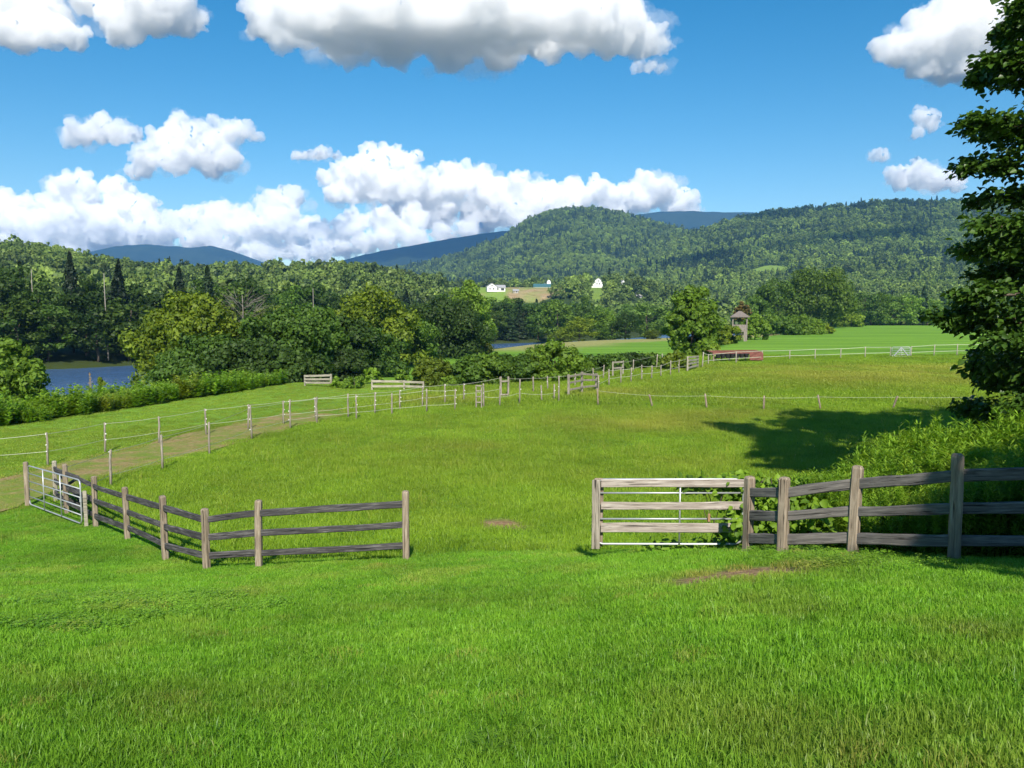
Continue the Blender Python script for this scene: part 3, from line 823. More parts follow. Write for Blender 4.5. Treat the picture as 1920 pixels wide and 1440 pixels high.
def scatter(name, templates, mats, P, rot, scl, tint, vid, label, shade=None):
    """templates: list of (verts, quads, material index array or None). Points P get rotation, scale, tint and template index."""
    V = []; Fc = []; tid = []; mi = []; o = 0
    for k, (v, f, m_) in enumerate(templates):
        V.append(v); Fc.append(f + o); tid += [k] * len(v); o += len(v)
        mi.append(np.zeros(len(f), int) if m_ is None else m_)
    nT = o; nP = len(P)
    V.append(P)
    me = mesh_from(name, np.concatenate(V), np.concatenate(Fc), mats, np.concatenate(mi))
    def att(nm, typ, arr, prop):
        a = me.attributes.new(nm, typ, 'POINT'); a.data.foreach_set(prop, arr)
    att('is_point', 'BOOLEAN', np.r_[np.zeros(nT, bool), np.ones(nP, bool)], 'value')
    att('template', 'INT', np.r_[np.array(tid), np.asarray(vid)].astype(np.int32), 'value')
    z3 = np.zeros((nT, 3), np.float32)
    att('rot', 'FLOAT_VECTOR', np.r_[z3, np.asarray(rot, np.float32)].ravel(), 'vector')
    scl = np.asarray(scl, np.float32)
    if scl.ndim == 1: scl = np.repeat(scl[:, None], 3, 1)
    att('scl', 'FLOAT_VECTOR', np.r_[z3, scl].astype(np.float32).ravel(), 'vector')
    att('tint', 'FLOAT', np.r_[np.zeros(nT), np.asarray(tint)].astype(np.float32), 'value')
    att('shade', 'FLOAT', np.r_[np.ones(nT), np.ones(nP) if shade is None else np.asarray(shade)].astype(np.float32), 'value')
    ob = link(name, me)
    md = ob.modifiers.new('scatter', 'NODES'); md.node_group = SCATTER
    return tag(ob, label, None, None, 'stuff')

# ------------------------------------------------------------------ forest on the hills (one mass far away)
def forest_templates():
    out = []
    for k in range(5):
        r_ = np.random.default_rng(40 + k)
        bl = broadleaf_blobs(13.0, 11.0, 26, r_, 0.08, 0.25, 0.10)
        P, N = crown_points(bl, 420, r_)
        V = leaf_cards(P, N, 1.7, r_, 0.75, 0.4)
        out.append((V, quads(len(P)), None))
    for k in range(3):
        r_ = np.random.default_rng(60 + k)
        P, N = conifer_points(16.0, 7.0, r_, 380)
        out.append((leaf_cards(P, N, 1.5, r_, 0.6, 0.5), quads(len(P)), np.ones(len(P), int)))
    return out

M['leaf_conifer'] = leaf_material('leaf_conifer', (0.018, 0.040, 0.014), (0.05, 0.085, 0.028), 0.15, use_obj=True)
ft = forest_templates()
def forest_points(y0, y1, cell, pxa, pxb, seed, keep=None):
    r_ = np.random.default_rng(seed)
    P = []
    y = y0
    while y < y1:
        xa, xb = (pxa - 960) / F * y, (pxb - 960) / F * y
        n = int((xb - xa) / cell)
        x = xa + (np.arange(n) + r_.uniform(0, 1, n)) * cell
        P.append(np.stack([x, y + r_.uniform(-0.5, 0.5, n) * cell], -1)); y += cell
    return np.concatenate(P)
def hill_mask(P):
    x, y = P[:, 0], P[:, 1]
    fb = -side_of(FARBANK, x, y)
    px = 960 + F * x / y
    a, b, c, d = clearing(px, y)
    farm = (px > 870) & (px < 1070) & (y > 590) & (y < 625)
    edge = np.where(px > 1430, y > 418 + 10 * np.sin(x / 17.0), np.where(x > -10, y > 402, fb > 30))
    return edge & ~a & ~b & ~c & ~d & ~farm
P1 = forest_points(200, 900, 7.4, -160, 2080, 1); P1 = P1[hill_mask(P1)]
P2 = forest_points(900, 1700, 9.5, -160, 2080, 2); P2 = P2[hill_mask(P2)]
P3 = forest_points(1700, 2600, 12.0, 500, 2080, 3)
FP = np.concatenate([P1, P2, P3])
r_ = np.random.default_rng(11)
z = ground_z(FP[:, 0], FP[:, 1])
con = fbm(FP[:, 0] / 90, FP[:, 1] / 90, 3)
ridge = smooth(1850, 2000, FP[:, 1])
isc = r_.uniform(size=len(FP)) < np.clip((con - 0.42) * 2.6 + 0.12, 0.06, 0.75) * np.where(FP[:, 1] < 1000, 0.35, 1.0)
vid = np.where(isc, 5 + r_.integers(0, 3, len(FP)), r_.integers(0, 5, len(FP)))
sc = np.clip(np.exp(r_.normal(size=len(FP)) * 0.24), 0.5, 1.55) * 0.86 * np.where(FP[:, 1] > 1700, 0.95, np.where(FP[:, 1] > 900, 0.85, 0.78))
fpx = 960 + F * FP[:, 0] / FP[:, 1]
sc = np.where((fpx > 832) & (fpx < 1080) & (FP[:, 1] > 420) & (FP[:, 1] < 630), sc * 0.62, sc)
tint = np.clip((fbm(FP[:, 0] / 60 + 9, FP[:, 1] / 60, 3) - 0.25) * 0.9 + r_.normal(size=len(FP)) * 0.22, 0, 1)
rot = np.zeros((len(FP), 3)); rot[:, 2] = r_.uniform(0, 6.28, len(FP)); rot[:, :2] = r_.normal(size=(len(FP), 2)) * 0.04
S3 = np.stack([sc * r_.uniform(0.85, 1.15, len(FP)), sc * r_.uniform(0.85, 1.15, len(FP)), sc * r_.uniform(0.8, 1.2, len(FP))], -1)
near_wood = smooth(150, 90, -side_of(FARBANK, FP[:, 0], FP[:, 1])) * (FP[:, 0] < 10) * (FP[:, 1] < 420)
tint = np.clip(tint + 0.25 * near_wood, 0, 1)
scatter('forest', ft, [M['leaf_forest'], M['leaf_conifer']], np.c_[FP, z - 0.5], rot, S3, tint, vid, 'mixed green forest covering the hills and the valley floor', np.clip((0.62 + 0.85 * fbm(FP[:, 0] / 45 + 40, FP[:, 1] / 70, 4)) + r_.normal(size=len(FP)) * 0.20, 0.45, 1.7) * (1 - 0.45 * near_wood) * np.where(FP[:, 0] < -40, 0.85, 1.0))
print('forest trees', len(FP))

# ------------------------------------------------------------------ grass
def blade_patch(radius, n, hmin, hmax, w, lean, seed, arch=0.35):
    r_ = np.random.default_rng(seed)
    rr = radius * np.sqrt(r_.uniform(0, 1, n)); az = r_.uniform(0, 6.28, n)
    P = np.stack([rr * np.cos(az), rr * np.sin(az), np.full(n, -0.01)], -1)
    h = r_.uniform(hmin, hmax, n) * (1 - 0.35 * (rr / radius) ** 2)
    d = r_.uniform(0, 6.28, n); D = np.stack([np.cos(d), np.sin(d), np.zeros(n)], -1)
    a2 = d + 1.57 + r_.normal(size=n) * 0.5; B = np.stack([np.cos(a2), np.sin(a2), np.zeros(n)], -1)
    ln = np.abs(r_.normal(size=n)) * lean
    up = np.array([0, 0, 1.0])
    Q1 = P + up * (h * 0.55)[:, None] + D * (h * ln * 0.4)[:, None]
    Q2 = P + up * (h * (1 - 0.25 * ln))[:, None] + D * (h * (ln * 1.0 + arch * ln))[:, None]
    ww = (w * r_.uniform(0.6, 1.3, n))[:, None]
    V = np.stack([P - B * ww / 2, P + B * ww / 2, Q1 + B * ww * 0.42, Q1 - B * ww * 0.42, Q2 + B * ww * 0.06, Q2 - B * ww * 0.06], 1).reshape(-1, 3)
    i = np.arange(n)[:, None] * 6
    Fq = np.concatenate([i + np.array([[0, 1, 2, 3]]), i + np.array([[3, 2, 4, 5]])])
    return V, Fq.astype(np.int32), None

def fan_points(y0, y1, dens, seed, margin=1.2, k=0.67):
    r_ = np.random.default_rng(seed)
    c = 1.0 / math.sqrt(dens); out = []
    y = y0
    while y < y1:
        w = k * y + margin; n = max(1, int(2 * w / c))
        x = -w + (np.arange(n) + r_.uniform(0, 1, n)) * c
        out.append(np.stack([x, y + r_.uniform(0, 1, n) * c], -1)); y += c
    return np.concatenate(out)

def scatter_grass(name, templates, mat, P, smin_, smax, tint, label, seed, hvar=None, sh=(3.0, 0.28)):
    r_ = np.random.default_rng(seed)
    n = len(P); z = ground_z(P[:, 0], P[:, 1])
    rot = np.zeros((n, 3)); rot[:, 2] = r_.uniform(0, 6.28, n)
    e = 0.15
    sx = (ground_z(P[:, 0] + e, P[:, 1]) - z) / e; sy = (ground_z(P[:, 0], P[:, 1] + e) - z) / e
    rot[:, 0] = np.arctan(sy) * np.cos(rot[:, 2]) * 0.0; 
    s = r_.uniform(smin_, smax, n)
    hz = s if hvar is None else s * hvar
    return scatter(name, templates, [mat], np.c_[P, z], rot, np.stack([s, s, hz], -1), tint, r_.integers(0, len(templates), n), label, shade_of(P, *sh))

def shade_of(P, size, amt):
    v = fbm(P[:, 0] / size + 3, P[:, 1] / size + 8, 4) * 0.6 + fbm(P[:, 0] / (size * 0.25), P[:, 1] / (size * 0.25), 3) * 0.4
    return np.clip(1.0 + (v - 0.46) * 3.2 * amt, 0.55, 1.6)

def in_race(P, half=1.15):
    return race_dist(P[:, 0], P[:, 1]) < half * (0.7 + 0.7 * fbm(P[:, 0] * 1.3, P[:, 1] * 1.3, 2))

lawn_t = [blade_patch(0.20, 300, 0.038, 0.082, 0.0054, 0.42, 100 + k) for k in range(5)]
tall_t = [blade_patch(0.16, 90, 0.09, 0.15, 0.007, 0.5, 110 + k) for k in range(3)]
def clover_patch(seed, n=70, r=0.17):
    r_ = np.random.default_rng(seed)
    rr = r * np.sqrt(r_.uniform(0, 1, n)); az = r_.uniform(0, 6.28, n)
    C = np.stack([rr * np.cos(az), rr * np.sin(az), r_.uniform(0.05, 0.085, n)], -1)
    P = np.repeat(C, 3, 0); a = np.tile([0, 2.09, 4.19], n) + np.repeat(r_.uniform(0, 6.28, n), 3)
    P = P + np.stack([np.cos(a), np.sin(a), np.zeros(3 * n)], -1) * 0.009
    V = leaf_cards(P, np.array([0, 0, 1.0]) + r_.normal(size=(3 * n, 3)) * 0.25, 0.019, r_, 0.95, 0.1)
    b = blade_patch(r, 60, 0.04, 0.08, 0.006, 0.4, seed + 1)
    return np.concatenate([V, b[0]]), np.concatenate([quads(3 * n), b[1] + len(V)]), None
tall_t += [clover_patch(160 + k) for k in range(3)]
LAWN_EDGE = [(-30, 33), (-14.2, 23.9), (-10.4, 20.2), (-8.5, 18.0), (-6.8, 16.0), (-5.5, 14.4), (-1.9, 14.4), (1.4, 13.7), (3.9, 13.4), (4.4, 13.0), (4.7, 11.1), (5.1, 9.3), (14, 9.0)]
P = fan_points(2.6, 9, 34, 1); P = np.concatenate([P, fan_points(9, 17.2, 26, 2), fan_points(17.2, 26, 16, 3)])
le = side_of(LAWN_EDGE, P[:, 0], P[:, 1])
P = P[(le > -1.6 * fbm(P[:, 0] * 0.9, P[:, 1] * 0.9, 3)) & (race_dist(P[:, 0], P[:, 1]) > 1.7)]
n1 = fbm(P[:, 0] / 1.1, P[:, 1] / 1.1, 4); n2 = fbm(P[:, 0] / 4.5 + 30, P[:, 1] / 4.5, 3)
so = soil(P[:, 0], P[:, 1])
r_ = np.random.default_rng(5)
keep = r_.uniform(size=len(P)) > so * 0.97
P, n1, n2, so = P[keep], n1[keep], n2[keep], so[keep]
tint = np.clip(np.clip((n1 - 0.50) * 1.3, 0, 0.30) + np.clip((n2 - 0.5) * 0.8, 0, 0.2) + so * 0.9 + np.clip(r_.normal(size=len(P)) * 0.09, 0, 1) + 0.45 * (r_.uniform(size=len(P)) < 0.015), 0, 1)
hv = (0.75 + 0.75 * np.clip(n1 * 0.7 + n2 * 0.6 - 0.15, 0, 1.2)) * (0.88 - 0.2 * smooth(8, 12, P[:, 1]))
vid_extra = r_.uniform(size=len(P)) < 0.06
z = ground_z(P[:, 0], P[:, 1]); n = len(P)
rot = np.zeros((n, 3)); rot[:, 2] = r_.uniform(0, 6.28, n)
s = r_.uniform(0.85, 1.15, n)
scatter('grass', lawn_t + tall_t, [M['grass_lawn']], np.c_[P, z], rot, np.stack([s, s, s * hv], -1), tint, np.where(vid_extra, 5 + r_.integers(0, 3, n), np.where((n2 > 0.52) & (r_.uniform(size=n) < 0.30), 8 + r_.integers(0, 3, n), r_.integers(0, 5, n))), 'short bright green lawn grass in the foreground', shade_of(P, 1.8, 0.36))
print('lawn tufts', n)

past_t = [blade_patch(0.42, 260, 0.08, 0.175, 0.010, 0.55, 120 + k) for k in range(5)]
past_f = [blade_patch(0.8, 240, 0.12, 0.24, 0.026, 0.6, 130 + k) for k in range(4)]
P = np.concatenate([fan_points(11.5, 30, 6.0, 3), fan_points(30, 46, 4.2, 4)])
sd = side_of(RACE_XY, P[:, 0], P[:, 1])
keep = (sd > 1.6) & (race_dist(P[:, 0], P[:, 1]) > 1.6) & (side_of(TERRACE, P[:, 0], P[:, 1]) > 0.5)
r_ = np.random.default_rng(6)
keep &= r_.uniform(size=len(P)) > soil(P[:, 0], P[:, 1])
P = P[keep]
le = side_of(LAWN_EDGE, P[:, 0], P[:, 1])
P = P[(le < -0.25 - 1.2 * r_.uniform(size=len(P)) * (P[:, 0] > -2.2)) & ~((P[:, 0] > 4.2) & (P[:, 1] < 13.5))]
dr = dryness(P[:, 0], P[:, 1]); n1 = fbm(P[:, 0] / 1.8, P[:, 1] / 1.8, 4)
tint = np.clip(dr * 0.9 + np.clip((n1 - 0.55) * 0.8, 0, 0.3) + np.abs(r_.normal(size=len(P))) * 0.07, 0, 1)
scatter_grass('grass', past_t, M['grass_pasture'], P, 0.8, 1.25, tint, 'longer uneven pasture grass beyond the rail fences', 7, 0.5 + 1.0 * n1)
print('pasture tufts', len(P))
P = np.concatenate([fan_points(46, 70, 1.7, 8), fan_points(70, 97, 0.9, 9)])
P = P[(side_of(RACE_XY, P[:, 0], P[:, 1]) > 0.9) & (side_of(TERRACE, P[:, 0], P[:, 1]) > 3)]
dr = dryness(P[:, 0], P[:, 1]); n1 = fbm(P[:, 0] / 3.5, P[:, 1] / 3.5, 4)
r_ = np.random.default_rng(16)
tint = np.clip(dr * 0.9 + np.clip((n1 - 0.55) * 0.8, 0, 0.3) + np.abs(r_.normal(size=len(P))) * 0.08, 0, 1)
scatter_grass('grass', past_f, M['grass_pasture'], P, 0.8, 1.3, tint, 'far pasture grass with yellow seed heads before the tape fence', 17, 0.4 + 1.1 * n1)
straw_t = [blade_patch(0.5, 26, 0.30, 0.52, 0.007, 0.35, 170 + k) for k in range(3)]
P = fan_points(17, 60, 0.9, 30)
P = P[(side_of(RACE_XY, P[:, 0], P[:, 1]) > 1.8) & (side_of(TERRACE, P[:, 0], P[:, 1]) > 2)]
r_ = np.random.default_rng(31)
keep = r_.uniform(size=len(P)) < np.clip(dryness(P[:, 0], P[:, 1]) * 1.6 + 0.12, 0, 0.9); P = P[keep]
scatter_grass('grass', straw_t, M['grass_pasture'], P, 0.8, 1.2, np.clip(0.75 + r_.normal(size=len(P)) * 0.2, 0, 1), 'straw-coloured seed stems standing above the pasture grass', 32)
# mown strip beyond the track
mow_t = [blade_patch(0.35, 200, 0.04, 0.085, 0.012, 0.45, 140 + k) for k in range(4)]
P = np.concatenate([fan_points(16.5, 40, 5.0, 10), fan_points(40, 66, 2.2, 11)])
sd = side_of(RACE_XY, P[:, 0], P[:, 1])
r_ = np.random.default_rng(12)
rdist = race_dist(P[:, 0], P[:, 1])
keep = ((sd < -1.7) | ((rdist < 1.9) & (r_.uniform(size=len(P)) < 0.42))) & (side_of(TERRACE, P[:, 0], P[:, 1]) > -0.5) & (P[:, 0] < 6)
P = P[keep]; sd = sd[keep]; rdist = rdist[keep]
tint = np.clip(np.where(rdist < 2.1, 0.6, 0.05) + np.abs(r_.normal(size=len(P))) * 0.10, 0, 1)
scatter_grass('grass', mow_t, M['grass_mown'], P, 0.9, 1.4, tint, 'mown grass strip between the track and the river bank', 13, 0.6 + 0.8 * fbm(P[:, 0] / 2, P[:, 1] / 2, 3))

# ------------------------------------------------------------------ rank weeds
def weed_plant(h, stems, leaves, lw, seed, spread=0.16, narrow=0.28, splay=0.25):
    r_ = np.random.default_rng(seed)
    V = []; 
    for s in range(stems):
        az = r_.uniform(0, 6.28); b = r_.uniform(0, spread); hh = h * r_.uniform(0.7, 1.1)
        base = np.array([b * math.cos(az), b * math.sin(az), 0]); top = base + np.array([math.cos(az) * splay * hh * r_.uniform(0, 1), math.sin(az) * splay * hh * r_.uniform(0, 1), hh])
        t = r_.uniform(0.12, 1.0, leaves); P = base + (top - base) * t[:, None]
        a = r_.uniform(0, 6.28, leaves)
        out = np.stack([np.cos(a), np.sin(a), r_.uniform(0.25, 1.1, leaves)], -1); out = unit(out)
        L = lw * (1.15 - 0.5 * t) * r_.uniform(0.7, 1.2, leaves)
        side = unit(np.cross(out, np.array([0, 0, 1.0])))
        tip = P + out * L[:, None] + np.array([0, 0, -0.12]) * L[:, None]; mid = P + out * (L * 0.5)[:, None]
        W = (L * narrow * 0.5)[:, None]
        V.append(np.stack([P, mid - side * W, tip, mid + side * W], 1).reshape(-1, 3))
        st = np.array([base - [0.004, 0, 0], base + [0.004, 0, 0], top + [0.002, 0, 0], top - [0.002, 0, 0]]); V.append(st)
    V = np.concatenate(V)
    return V, quads(len(V) // 4), None

bank_t = [weed_plant(1.15, 9, 30, 0.26, 200 + k, 0.35, 0.5) for k in range(5)]
r_ = np.random.default_rng(21)
n = 9000
x = r_.uniform(-75, -6, n); y = r_.uniform(24, 76, n)
sd = side_of(TERRACE, x, y); nbv = side_of(NEARBANK, x, y)
lim = -7 + 3 * np.sin(x / 4.0)
edge = 0.2 + 1.6 * (fbm(x / 1.6, y / 1.6, 3) - 0.45)
keep = (sd < edge) & (sd > lim) & (y < 67)
P = np.stack([x, y], -1)[keep]
z = ground_z(P[:, 0], P[:, 1]); m_ = len(P)
rot = np.zeros((m_, 3)); rot[:, 2] = r_.uniform(0, 6.28, m_)
hz_ = 0.25 + 1.5 * fbm(P[:, 0] / 2.2, P[:, 1] / 2.2, 3) + 0.5 * (r_.uniform(size=m_) < 0.08)
scatter('weeds', bank_t, [M['weed']], np.c_[P, z], rot, np.stack([hz_ * 1.2, hz_ * 1.2, hz_], -1), np.clip(r_.normal(size=m_) * 0.10 + 0.35 * (fbm(P[:, 0] / 4 + 7, P[:, 1] / 4, 3) > 0.62), 0, 0.7), r_.integers(0, 5, m_), 'tangle of weeds along the top of the river bank')
print('bank weeds', m_)

M['weed_tall'] = leaf_material('leaf_weed_tall', (0.09, 0.20, 0.015), (0.27, 0.44, 0.035), 0.4, use_obj=False, instancer=(0.34, 0.30, 0.03, 1))
gold_t = [weed_plant(1.35, 6, 62, 0.17, 220 + k, 0.22, 0.22, 0.12) for k in range(6)]
r_ = np.random.default_rng(22)
n = 3400
x = r_.uniform(4.4, 13.5, n); y = r_.uniform(9.4, 18.5, n)
FENCE_R = [(4.30, 13.35), (4.42, 13.0), (4.70, 11.1), (5.10, 9.3), (7.3, 9.1), (14, 9.0)]
fx = side_of(FENCE_R, x, y)          # the fence runs towards the camera: its far side is on the left of that walk
back = 14.2 + 0.40 * (x - 4.4) + 0.6 * np.sin(x * 1.9)
keep = (fx < -0.22) & (y < back) & (x < 0.66 * y + 2)
P = np.stack([x, y], -1)[keep]
m_ = len(P); z = ground_z(P[:, 0], P[:, 1])
rot = np.zeros((m_, 3)); rot[:, 2] = r_.uniform(0, 6.28, m_); rot[:, :2] = r_.normal(size=(m_, 2)) * 0.08
hz_ = (0.66 + 0.48 * smooth(5.0, 7.4, P[:, 0]) + 0.22 * smooth(10.5, 13, P[:, 1]) + 0.16 * smooth(12.0, 14.5, P[:, 1]) * smooth(5.5, 7.0, P[:, 0])) * (0.72 + 0.55 * fbm(P[:, 0] / 1.2, P[:, 1] / 1.2, 3))
scatter('weeds', gold_t, [M['weed_tall']], np.c_[P, z], rot, np.stack([np.minimum(hz_, 1.2)] * 2 + [hz_], -1), np.clip(r_.normal(size=m_) * 0.12, 0, 0.5), r_.integers(0, 6, m_), 'tall leafy weeds crowding behind the dark rail fence')
print('tall weeds', m_)

# ------------------------------------------------------------------ fences and gates
def yaw(a, b): return math.atan2(b[1] - a[1], b[0] - a[0])

def post_mesh(w, d, h, seed, bev=0.02, sink=0.25):
    r_ = np.random.default_rng(seed)
    b = MB(); n = 6
    prof = [(-w / 2 + bev, -d / 2), (w / 2 - bev, -d / 2), (w / 2, -d / 2 + bev), (w / 2, d / 2 - bev), (w / 2 - bev, d / 2), (-w / 2 + bev, d / 2), (-w / 2, d / 2 - bev), (-w / 2, -d / 2 + bev)]
    V = []
    zs = [-sink] + [h * k / 3 for k in range(3)] + [h - bev * 1.6, h - bev * 0.5, h]
    ks = [1.0] + list(r_.uniform(0.95, 1.04, 3)) + [1.0, 0.86, 0.62]
    for z, k in zip(zs, ks):
        ox, oy = r_.normal(size=2) * 0.002
        V += [(x * k + ox, y * k + oy, z) for x, y in prof]
    Fc = [tuple(range(8))[::-1], tuple(range(len(V) - 8, len(V)))]
    for r in range(len(zs) - 1):
        for k in range(8):
            k2 = (k + 1) % 8
            Fc.append((r * 8 + k, r * 8 + k2, r * 8 + 8 + k2, r * 8 + 8 + k))
    b.add(V, Fc)
    return b

def rail_mb(L, hh, th, seed, n=7, rough=0.006):
    """A board along local x, a little uneven along its length."""
    r_ = np.random.default_rng(seed); b = MB(); V = []
    bev = min(0.012, th * 0.3)
    prof = [(-th / 2 + bev, -hh / 2), (th / 2 - bev, -hh / 2), (th / 2, -hh / 2 + bev), (th / 2, hh / 2 - bev), (th / 2 - bev, hh / 2), (-th / 2 + bev, hh / 2), (-th / 2, hh / 2 - bev), (-th / 2, -hh / 2 + bev)]
    oz = np.cumsum(r_.normal(size=n) * rough * 0.6); oz -= np.linspace(oz[0], oz[-1], n); ky = r_.uniform(0.92, 1.06, n)
    for i in range(n):
        V += [(L * i / (n - 1), y + r_.normal() * rough * 0.15, z * ky[i] + oz[i]) for y, z in prof]
    Fc = [tuple(range(8)), tuple(range(len(V) - 8, len(V)))[::-1]]
    for r in range(n - 1):
        for k in range(8):
            k2 = (k + 1) % 8
            Fc.append((r * 8 + k, r * 8 + 8 + k, r * 8 + 8 + k2, r * 8 + k2))
    b.add(V, Fc)
    return b

def place_bar(o, a, b_):
    """Point the local x of o from a to b_."""
    d = Vector(b_) - Vector(a)
    o.location = a
    o.rotation_mode = 'QUATERNION'
    q = d.to_track_quat('X', 'Z'); o.rotation_quaternion = q
    return d.length

SEED = [1000]
def sd_():
    SEED[0] += 1; return SEED[0]

def rail_fence(label, posts, fracs, rail_mat, post_mat, pw=0.135, rail_h=0.135, rail_t=0.05, group=None, skip=(), heights=None, pale=()):
    """posts: list of (x, y, height). Rails are tenoned into the posts."""
    o0 = Vector((posts[0][0], posts[0][1], gz(posts[0][0], posts[0][1])))
    root = empty('rail_fence', o0, label, 'fence', group)
    W = [Vector((x, y, gz(x, y))) for x, y, h in posts]
    for i, (w, (x, y, h)) in enumerate(zip(W, posts)):
        a = W[max(i - 1, 0)]; c = W[min(i + 1, len(W) - 1)]
        p = post_mesh(pw, pw * 1.02, h, sd_()).build('post', M['board_pale'] if i in pale else post_mat, root, w - o0)
        p.rotation_euler = (random.gauss(0, 0.012), random.gauss(0, 0.012), yaw(a, c))
    for i in range(len(W) - 1):
        if i in skip: continue
        for k, f in enumerate(fracs):
            ha, hb = posts[i][2] * f, posts[i + 1][2] * f
            d = (W[i + 1] - W[i]); d.z = 0; d.normalize()
            nrm = Vector((-d.y, d.x, 0)) * 0.012 * (1 if i % 2 else -1)
            a = W[i] + Vector((0, 0, ha)) + d * 0.01 + nrm; b_ = W[i + 1] + Vector((0, 0, hb)) - d * 0.01 + nrm
            L = (b_ - a).length
            r = rail_mb(L, rail_h * random.uniform(0.92, 1.08), rail_t, sd_(), rough=0.006).build('rail', rail_mat, root)
            place_bar(r, a - o0, b_ - o0)
    return root

def P2(px, base_py, top_py=None, hdef=1.25, hmin=0.9, hmax=1.6):
    p = on_ground(px, base_py)
    h = hdef if top_py is None else min(hmax, max(hmin, at(px, top_py, p.y).z - p.z))
    return (p.x, p.y, h)

# left split-rail fence of the near lawn
def PD(px, Y, top_py):
    p = at(px, top_py, Y)
    return (p.x, Y, min(1.45, max(1.05, p.z - gz(p.x, Y))))
LEFT = [PD(101, 23.4, 864), PD(121, 21.9, 870), PD(175, 20.0, 893), PD(235, 17.9, 913), PD(306, 15.9, 929), PD(384, 14.5, 953), PD(482, 14.3, 938), PD(760, 14.3, 920)]
for q, b_ in zip(LEFT, (947, 958, 985, 1018, 1048, 1074, 1066, 1051)):
    v = Vector((q[0], q[1], gz(q[0], q[1]))) - EYE; cy = -v.z * CP - v.y * SP; cz = v.y * CP - v.z * SP
    print('post base', round(720 + F * cy / cz), 'photo', b_, 'h', round(q[2], 2))
rail_fence('weathered three-rail fence turning a corner left of the lawn opening', LEFT, (0.22, 0.52, 0.81), M['rail_dark'], M['post_wood'], 0.118, 0.125, pale=(0,))
# right fence
RIGHT = [P2(1401, 1037, 893), P2(1467, 1040, 895), P2(1598, 1043, 873), P2(1788, 1054, 851), (7.35, 9.05, 1.36)]
rail_fence('shaded dark three-rail fence overgrown by tall weeds', RIGHT, (0.20, 0.50, 0.80), M['rail_gray'], M['post_wood'], 0.128, 0.138, 0.055)

def tube_gate(name, label, A, B, height, bars, uprights, group=None, base=0.05, rad=0.02):
    """Tube gate from A to B (ground points); bars and uprights as fractions."""
    A = Vector(A); B = Vector(B)
    root = empty(name, A, label, 'gate', group)
    d = B - A
    up = Vector((0, 0, 1)); L = d.length
    def pt(u, v): return d * u + up * (base + height * v)
    rc = 0.12 / L
    fr = MB()
    corner = [pt(0, 0.0), pt(0, 1.0 - 0.10), pt(rc * 0.3, 1.0 - 0.03), pt(rc, 1.0), pt(1 - rc, 1.0), pt(1 - rc * 0.3, 0.97), pt(1, 0.90), pt(1, 0.10), pt(1 - rc * 0.3, 0.03), pt(1 - rc, 0.0), pt(rc, 0.0), pt(rc * 0.3, 0.03), pt(0, 0.10)]
    fr.tube(corner, rad, 8)
    fr.build('frame', M['galv'], root, smooth_shade=True)
    for v in bars:
        t = MB(); t.tube([pt(0, v), pt(1, v)], rad * 0.8, 8); t.build('bar', M['galv'], root, smooth_shade=True)
    for u in uprights:
        t = MB(); off = Vector((d.y, -d.x, 0)).normalized() * rad * 1.3
        t.tube([pt(u, 0.0) + off, pt(u, 1.0) + off], rad * 0.8, 8); t.build('upright', M['galv'], root, smooth_shade=True)
    return root, pt

# left galvanised gate standing open along the fence
ga, gb = on_ground(56, 949), on_ground(154, 986)
root, pt = tube_gate('metal_gate', 'galvanised tube gate leaning open against the left rail fence', ga, gb, 1.13, (0.2, 0.4, 0.6, 0.8), (0.33, 0.66))
c = MB(); c.box((0, 0, 0), (0.05, 0.05, 0.10)); c.build('latch', M['galv'], root, pt(1, 0.55))
x, y, h = P2(52, 949, 866)
p = post_mesh(0.12, 0.12, h, sd_()).build('gate_post', M['post_wood'], None, (x, y, gz(x, y)))
tag(p, 'brown wooden post at the far left end of the metal gate', 'post'); p.rotation_euler = (0, 0, 0.3)
x, y, h = P2(162, 987, 920, hmin=0.8)
p = post_mesh(0.09, 0.09, h, sd_(), 0.01).build('gate_post', M['board_pale'], None, (x, y, gz(x, y)))
tag(p, 'slim pale short post at the near end of the metal gate', 'post'); p.rotation_euler = (0.02, -0.01, 0.5)
# second gate folded behind the first
g2a, g2b = on_ground(72, 941) , on_ground(150, 975)
off = Vector((0.35, 0.25, 0))
root2 = empty('board_gate', g2a + off, 'dark braced board gate folded behind the metal gate', 'gate')
d = (g2b - g2a) * 0.62
for k, v in enumerate((0.18, 0.55, 0.92)):
    r = rail_mb(d.length, 0.11, 0.03, sd_()).build('board', M['rail_dark'], root2); place_bar(r, Vector((0, 0, v)), d + Vector((0, 0, v)))
for s in (0, 1):
    L_ = (d + Vector((0, 0, 0.74))).length
    r = rail_mb(L_, 0.09, 0.03, sd_()).build('brace', M['rail_dark'], root2)
    n_ = Vector((-d.y, d.x, 0)).normalized() * 0.035 * (1 if s else -1)
    place_bar(r, Vector((0, 0, 0.18 if s == 0 else 0.92)) + n_, d + Vector((0, 0, 0.92 if s == 0 else 0.18)) + n_)

